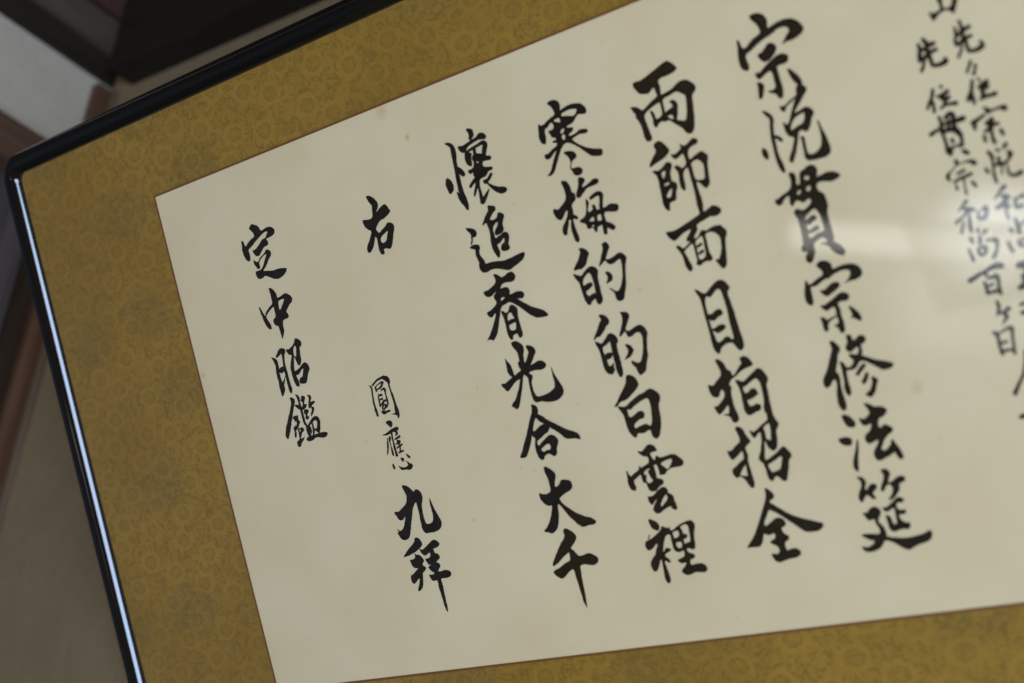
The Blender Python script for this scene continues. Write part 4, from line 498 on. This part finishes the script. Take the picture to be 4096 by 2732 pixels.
筵 4104 2576 202,0 194,1 190,4 190,10 197,30 196,40 185,63 175,76 166,96 165,101 167,105 171,108 177,109 181,107 193,91 203,81 207,80 212,80 216,81 220,86 224,92 225,99 224,106 221,116 214,128 205,138 193,148 192,150 193,153 202,155 211,153 219,150 227,144 244,129 253,119 259,110 262,101 263,87 266,84 287,79 293,76 297,70 300,60 298,56 290,49 283,48 274,47 265,49 254,53 244,59 230,67 221,70 215,70 214,68 216,61 222,46 231,34 231,20 227,11 221,5 213,1;67,16 64,18 65,24 74,36 78,45 77,49 74,67 55,94 53,101 48,108 46,125 50,138 54,143 57,145 62,143 71,134 78,123 87,116 91,114 94,115 98,118 115,137 121,139 128,139 132,134 133,127 123,113 125,108 129,101 140,95 149,87 153,78 151,71 148,68 137,62 127,62 119,65 111,71 100,85 94,86 92,86 91,81 93,73 101,59 104,51 101,38 96,28 86,20;242,146 231,149 177,184 168,186 154,185 150,187 150,191 152,195 159,205 163,208 168,209 183,206 191,200 199,197 204,197 207,200 206,231 204,244 204,263 202,269 197,273 192,274 188,273 186,270 183,262 183,250 180,238 173,228 168,225 161,224 157,225 155,229 157,246 158,280 160,292 162,296 168,305 175,309 186,310 215,304 226,303 247,308 251,307 259,302 265,295 267,285 266,280 264,276 248,273 232,262 228,257 223,243 224,236 226,233 229,231 242,234 247,234 257,230 260,228 262,224 261,215 259,211 255,209 242,211 239,210 228,205 223,197 224,183 226,178 230,174 236,172 244,176 253,176 260,173 266,166 266,161 264,157 254,150;107,173 102,174 84,182 75,192 69,197 65,197 52,194 48,195 47,199 59,226 65,235 71,237 93,236 97,236 99,238 96,253 104,269 111,289 110,295 107,303 104,308 99,309 48,300 27,299 17,300 14,302 14,306 22,316 30,318 36,324 49,333 67,339 71,342 60,353 46,360 35,364 25,365 11,360 7,357 2,357 0,363 0,366 5,378 11,384 26,391 30,391 47,391 70,387 84,382 96,375 100,372 105,365 111,359 119,349 123,347 129,347 138,349 160,360 208,399 228,407 232,407 240,405 256,397 278,390 287,388 296,386 322,382 340,375 348,369 357,354 360,343 359,336 357,331 352,327 346,327 324,337 305,341 283,343 271,345 229,347 207,344 186,340 179,337 171,337 157,333 150,330 143,329 141,327 138,323 139,310 138,295 135,280 116,251 115,247 121,233 135,215 138,204 138,195 133,187 122,176
山 5061 506 55,0 49,1 48,3 56,38 54,50 51,56 41,60 18,60 10,56 0,46 5,80 10,92 13,97 23,92 44,75 57,70 68,68 79,69 89,73 98,81 103,92 105,94 108,94 117,84 139,42 140,35 137,31 125,26 118,26 115,29 109,48 105,54 92,59 78,58 71,52 70,46 71,30 74,16 74,10 68,5
先 4957 656 48,0 42,3 39,9 48,33 46,44 34,43 31,24 28,19 21,18 15,23 15,50 5,75 2,99 4,105 9,109 13,109 24,108 13,126 0,143 0,150 6,155 11,155 14,153 28,134 39,105 50,100 52,134 55,141 61,147 73,152 90,156 118,155 129,152 136,144 138,136 135,127 125,116 119,117 115,127 102,132 84,134 76,132 71,130 70,88 72,86 100,82 104,78 105,73 103,66 97,63 67,65 68,56 82,55 97,51 101,47 103,41 100,36 95,32 72,31 67,21 57,5 54,1;38,64 43,65 45,71 44,75 25,85 33,63
先 5133 633 49,0 44,1 41,6 45,31 39,52 31,54 29,28 27,24 21,22 17,26 14,59 2,87 4,107 6,112 11,116 35,117 32,118 1,159 0,165 5,170 8,170 12,168 32,140 41,122 39,118 35,116 45,111 47,113 48,125 47,148 51,155 61,162 86,167 105,167 123,161 129,156 133,149 133,141 126,124 123,120 119,118 115,119 111,122 112,139 110,140 87,146 74,145 65,142 64,121 65,99 88,95 91,92 92,86 90,82 86,79 67,79 58,74 48,73 60,69 64,60 76,59 90,54 94,49 94,44 92,38 86,35 71,39 61,37 57,6 54,2;41,73 44,74 38,79 36,88 29,93 20,95 18,88 26,75
々 5153 822 32,0 28,2 19,19 0,48 0,53 4,57 8,58 12,55 29,29 40,10 39,3;47,23 42,25 39,29 40,43 39,47 25,62 26,70 31,75 37,76 42,72 48,51 57,37 58,32 56,28 52,24
住 4940 889 91,0 84,3 82,9 87,18 94,20 99,17 101,12 97,3;51,4 44,8 33,39 17,59 0,87 1,90 3,94 10,95 28,74 29,74 29,88 26,112 28,117 32,119 39,118 42,113 46,83 44,61 42,56 52,39 60,14 58,7;115,28 86,38 62,42 58,45 57,50 59,54 70,57 73,67 82,76 80,89 60,101 59,105 62,110 68,111 83,105 95,104 116,107 136,114 142,113 146,109 148,104 147,99 145,94 141,91 114,90 97,87 98,83 111,80 121,73 124,69 124,63 120,59 116,57 102,59 101,56 121,47 124,43 125,39 124,34 120,30
住 5125 909 72,0 68,3 68,8 72,19 75,21 79,22 83,18 83,14 79,3;48,0 43,0 40,3 25,44 20,52 8,67 0,85 2,92 7,96 12,95 21,90 25,112 27,116 31,117 35,117 38,113 41,90 39,60 55,9 54,4;106,19 94,24 83,24 75,32 63,36 60,39 59,43 60,48 63,51 68,53 69,58 66,89 53,98 53,101 56,105 93,104 130,106 136,105 139,101 141,96 141,91 138,86 133,83 104,85 87,83 92,66 107,65 111,62 114,58 114,51 111,44 117,37 118,29 114,22
貫 4923 1017 116,0 110,0 103,4 83,18 82,23 84,29 89,33 96,33 94,40 92,41 79,41 72,11 67,6 60,7 57,9 56,14 62,41 62,42 56,43 54,46 54,50 58,53 57,56 6,69 2,72 0,76 0,81 2,86 6,89 10,90 51,74 52,94 58,101 56,107 58,142 53,178 56,185 64,188 64,197 70,202 77,201 87,189 91,181 89,172 90,171 100,171 106,167 124,175 130,177 136,176 141,173 144,166 145,154 150,120 149,112 140,90 133,79 132,65 171,63 178,59 181,53 180,43 172,37 136,39 140,25 138,16 130,5;114,24 116,25 112,40 108,41 108,34 102,30;104,61 110,62 109,70 102,69;84,57 88,58 84,70 75,72 78,56;92,93 101,95 111,101 130,125 130,142 127,157 109,155 103,159 99,157 75,157 73,106 71,102 67,98 69,95;98,120 93,120 90,123 87,138 89,145 96,149 103,147 107,140 105,125;132,184 126,186 123,191 124,196 129,204 135,211 141,215 150,218 156,217 159,209 154,197 145,190
宗 5116 1043 160,19 145,18 125,21 101,21 96,14 81,3 73,0 71,0 70,2 77,32 81,38 87,42 93,40 99,35 140,33 144,35 154,47 161,49 166,49 173,43 176,32 171,23;68,31 63,31 39,40 13,45 3,51 0,55 0,61 5,69 7,89 9,94 16,96 21,92 29,65 45,56 72,45 74,37 73,34;95,55 62,71 60,75 60,80 63,85 70,89 69,93 70,98 50,104 47,110 48,113 52,117 75,121 71,140 71,157 74,174 77,178 82,180 89,178 92,171 87,143 91,110 96,102 120,101 124,98 126,94 125,88 121,85 104,84 105,75 107,69 107,64 103,58;121,116 114,120 113,128 121,151 125,154 129,155 133,153 136,147 132,124 128,118;46,121 41,122 38,127 37,152 39,159 45,162 50,160 53,154 54,128 52,124
宗 4948 1236 61,0 56,3 53,8 58,29 53,29 32,45 15,51 3,61 0,68 0,75 10,93 16,94 20,90 20,71 22,64 27,58 57,34 58,31 67,35 73,33 76,30 77,24 72,7 69,2;126,19 82,23 79,27 82,30 104,30 119,34 124,38 132,51 141,54 147,52 151,48 153,42 152,36 149,31 138,23;89,52 54,61 50,64 50,70 53,73 57,74 91,68 95,64 96,60 94,55;115,76 88,81 61,83 31,95 28,98 28,104 35,108 61,100 72,99 66,168 67,172 70,175 76,175 79,170 78,135 82,99 96,97 120,92 123,88 123,83 121,79;111,115 106,116 103,121 106,134 113,146 120,152 126,152 130,147 127,133 117,118;36,110 32,111 31,115 31,137 34,143 38,144 42,143 45,138 41,114
悦 5124 1226 118,0 113,2 99,17 98,24 102,29 110,29 128,15 129,10 128,5 124,1;73,14 68,19 67,23 68,27 80,36 87,36 89,32 89,27 80,16;124,37 118,39 114,43 113,49 115,56 113,67 109,74 105,77 93,82 81,82 81,57 77,52 72,51 68,53 65,56 61,80 49,81 56,51 55,37 41,15 35,13 30,16 28,23 37,44 39,60 38,74 28,133 31,164 35,170 39,172 42,171 45,169 47,164 44,125 47,92 61,97 76,99 65,132 67,137 73,137 85,100 95,99 103,96 133,72 138,66 140,58 138,48 131,39;103,100 100,101 98,103 93,130 95,145 101,155 113,162 131,166 143,164 157,160 161,157 163,152 163,146 160,141 156,138 149,138 129,146 119,145 110,141 107,138 105,131 107,105;7,85 1,88 0,94 7,115 10,118 15,119 20,116 21,109 15,89
和 4935 1427 73,0 68,2 49,23 27,41 27,46 32,48 44,39 48,39 57,49 50,62 38,71 4,84 0,90 1,94 3,98 11,99 49,80 69,64 66,83 61,90 56,123 55,148 57,152 62,155 68,154 71,149 73,123 77,98 80,62 102,63 106,60 108,55 105,48 84,38 78,34 69,33 59,29 80,18 83,15 85,10 83,5 80,1;155,49 146,50 127,63 127,68 130,71 144,69 140,83 135,94 118,94 120,65 116,62 111,64 103,94 104,104 109,109 116,112 132,114 141,114 146,111 158,90 164,70 164,57 161,52;41,92 37,95 13,140 13,146 17,149 22,149 25,147 46,99 46,95
和 5127 1407 62,0 55,2 7,49 5,52 7,56 13,57 46,32 70,19 73,13 73,7 69,2;59,40 52,44 43,40 37,42 34,47 35,51 44,60 39,70 31,77 5,86 2,89 0,93 2,101 8,105 37,100 39,156 41,160 45,162 50,161 52,156 50,108 55,112 61,113 66,110 69,105 68,100 60,78 63,72 68,74 73,73 77,69 79,65 77,58 69,52 67,44;132,61 102,72 95,68 91,68 88,71 81,107 82,116 86,123 92,126 102,127 119,124 125,121 127,113 124,107 118,104 99,107 100,95 102,83 135,81 140,79 143,74 142,68 138,63
尚 4961 1566 66,0 62,2 60,5 60,13 62,25 65,27 70,28 74,25 76,20 74,5 72,2;102,13 98,13 94,15 83,31 82,35 85,40 91,40 108,27 109,19 107,15;68,35 64,37 61,40 52,74 54,80 60,84 66,83 69,79 78,46 76,38;25,31 18,35 17,42 23,63 27,66 33,67 38,63 40,56 34,35 30,32;131,60 112,63 91,60 88,62 86,65 86,69 88,72 107,76 120,82 124,85 126,94 125,106 122,115 95,145 96,153 102,159 108,159 113,156 132,128 140,109 147,85 147,76 143,66;76,84 64,86 53,89 46,88 41,91 39,95 40,125 41,130 44,132 67,135 74,133 82,125 89,112 92,97 88,88 81,85;6,81 2,83 0,87 5,141 9,147 15,149 22,145 23,138 13,86 10,82;71,101 73,102 73,104 67,115 64,117 57,116 55,103 61,101
尚 5138 1562 65,0 58,2 54,9 56,35 56,77 59,82 64,84 69,83 73,78 75,51 103,34 106,29 103,22 97,21 76,39 71,7;30,43 24,48 23,54 28,66 32,69 36,69 41,65 43,58 39,47;80,101 53,104 45,108 43,114 45,120 44,126 46,133 48,137 54,141 68,144 73,143 77,139 78,132 74,128 64,123 64,117 75,113 82,115 86,119 87,124 86,156 90,162 97,162 101,159 103,155 105,128 104,116 101,110 96,106 90,103;9,95 4,96 0,101 1,125 8,153 12,157 17,159 23,155 25,148 14,100
bit1 5133 1762 75,0 30,1 24,3 19,9 17,19 22,27 27,30 50,37 40,57 31,59 26,64 26,72 31,78 23,101 8,103 1,110 0,119 6,126 12,128 42,124 72,126 77,124 81,120 83,115 81,108 77,104 70,102 78,84 80,77 79,70 74,61 65,57 71,43 72,38 89,36 97,33 103,27 105,17 101,7;55,79 56,79 56,82 47,102
bit2 5116 1941 57,0 36,0 23,2 7,7 5,10 4,15 6,19 11,21 32,18 63,18 68,14 69,7 65,2;57,40 33,38 9,39 2,44 0,52 3,58 9,61 30,61 62,63 68,58 70,50 67,43
百 4925 1741 151,0 138,1 125,4 80,22 49,28 24,37 7,42 1,48 0,57 5,63 13,64 34,58 57,47 78,41 81,51 85,53 90,54 94,52 97,48 97,34 115,29 130,28 165,33 170,32 177,26 178,21 176,16 162,4;133,49 125,48 108,53 91,55 87,57 85,60 86,64 90,68 123,72 125,74 126,78 126,85 121,118 83,120 83,103 110,99 114,96 114,90 112,87 109,86 82,90 80,75 79,71 72,68 67,71 65,77 67,98 66,128 69,135 74,137 82,134 117,136 123,140 125,147 127,150 133,151 138,148 139,143 139,104 146,79 146,70 143,57 138,51
ヶ 5010 1909 18,0 14,2 12,6 14,24 12,35 9,48 0,69 2,73 5,73 13,65 35,73 35,83 16,111 16,114 19,116 52,92 55,86 56,78 51,61 53,60 62,61 67,60 71,56 73,49 70,41 62,38 57,39 35,54 24,52 30,35 31,21 26,4 23,1
日 4973 2034 85,0 69,4 50,13 26,20 10,8 5,8 1,12 0,19 10,33 13,44 13,53 11,71 12,115 14,123 18,129 23,130 27,127 30,123 32,116 44,115 69,119 68,132 72,138 78,138 83,134 92,51 98,32 100,21 98,9 94,4;69,18 79,21 82,28 78,45 72,103 67,104 47,101 28,100 26,92 27,78 53,77 58,74 60,69 58,64 54,61 28,64 30,29 51,24
bit3 4994 2153 103,0 99,2 96,6 84,58 67,100 59,114 1,184 0,194 6,200 13,200 19,196 40,162 55,141 72,121 79,108 98,60 112,11 111,3
bit4 4993 2431 69,0 29,9 8,12 1,18 0,26 4,31 10,33 72,22 79,16 80,9 77,2
'''

for line in INK.strip().splitlines():
    name, x0, y0, data = line.split(' ', 3)
    x0 = int(x0); y0 = int(y0)
    loops = [[(int(a.split(',')[0]) + x0, int(a.split(',')[1]) + y0) for a in lp.split()] for lp in data.split(';')]
    og = P(x0 * 1e-4, y0 * 1e-4, 0.0002)
    loops3 = [[P(x * 1e-4, y * 1e-4, 0.0002) - og for x, y in lp] for lp in loops]
    verts = [v for lp in loops3 for v in lp]
    start = [0]
    for lp in loops3: start.append(start[-1] + len(lp))
    def within(p, lp):
        r = False
        for u, v in zip(lp, lp[1:] + lp[:1]):
            if (u.y > p.y) != (v.y > p.y) and p.x < (v.x - u.x) * (p.y - u.y) / (v.y - u.y) + u.x: r = not r
        return r
    depth = [sum(within(lp[0], q) for k, q in enumerate(loops3) if k != i) for i, lp in enumerate(loops3)]
    me = bpy.data.meshes.new('ink_character')
    faces = []
    for i, lp in enumerate(loops3):
        if depth[i] % 2: continue
        mine = [i] + [j for j, q in enumerate(loops3) if depth[j] == depth[i] + 1 and within(q[0], lp)]
        idx = [start[j] + q for j in mine for q in range(len(loops3[j]))]
        for tri in tessellate_polygon([loops3[j] for j in mine]):
            tri = [idx[q] for q in tri]
            p, q, r = (verts[k] for k in tri)
            faces.append(tri if (q - p).cross(r - p).z > 0 else tri[::-1])
    me.from_pydata(verts, [], faces); me.update()
    o = link('ink_character', me, ink_m, paper)
    o.location = og
    if not name.startswith('bit'):
        o['label'] = 'black brushed character ' + name
    else:
        o['label'] = 'brush stroke of a character cut by the right edge of the photo'
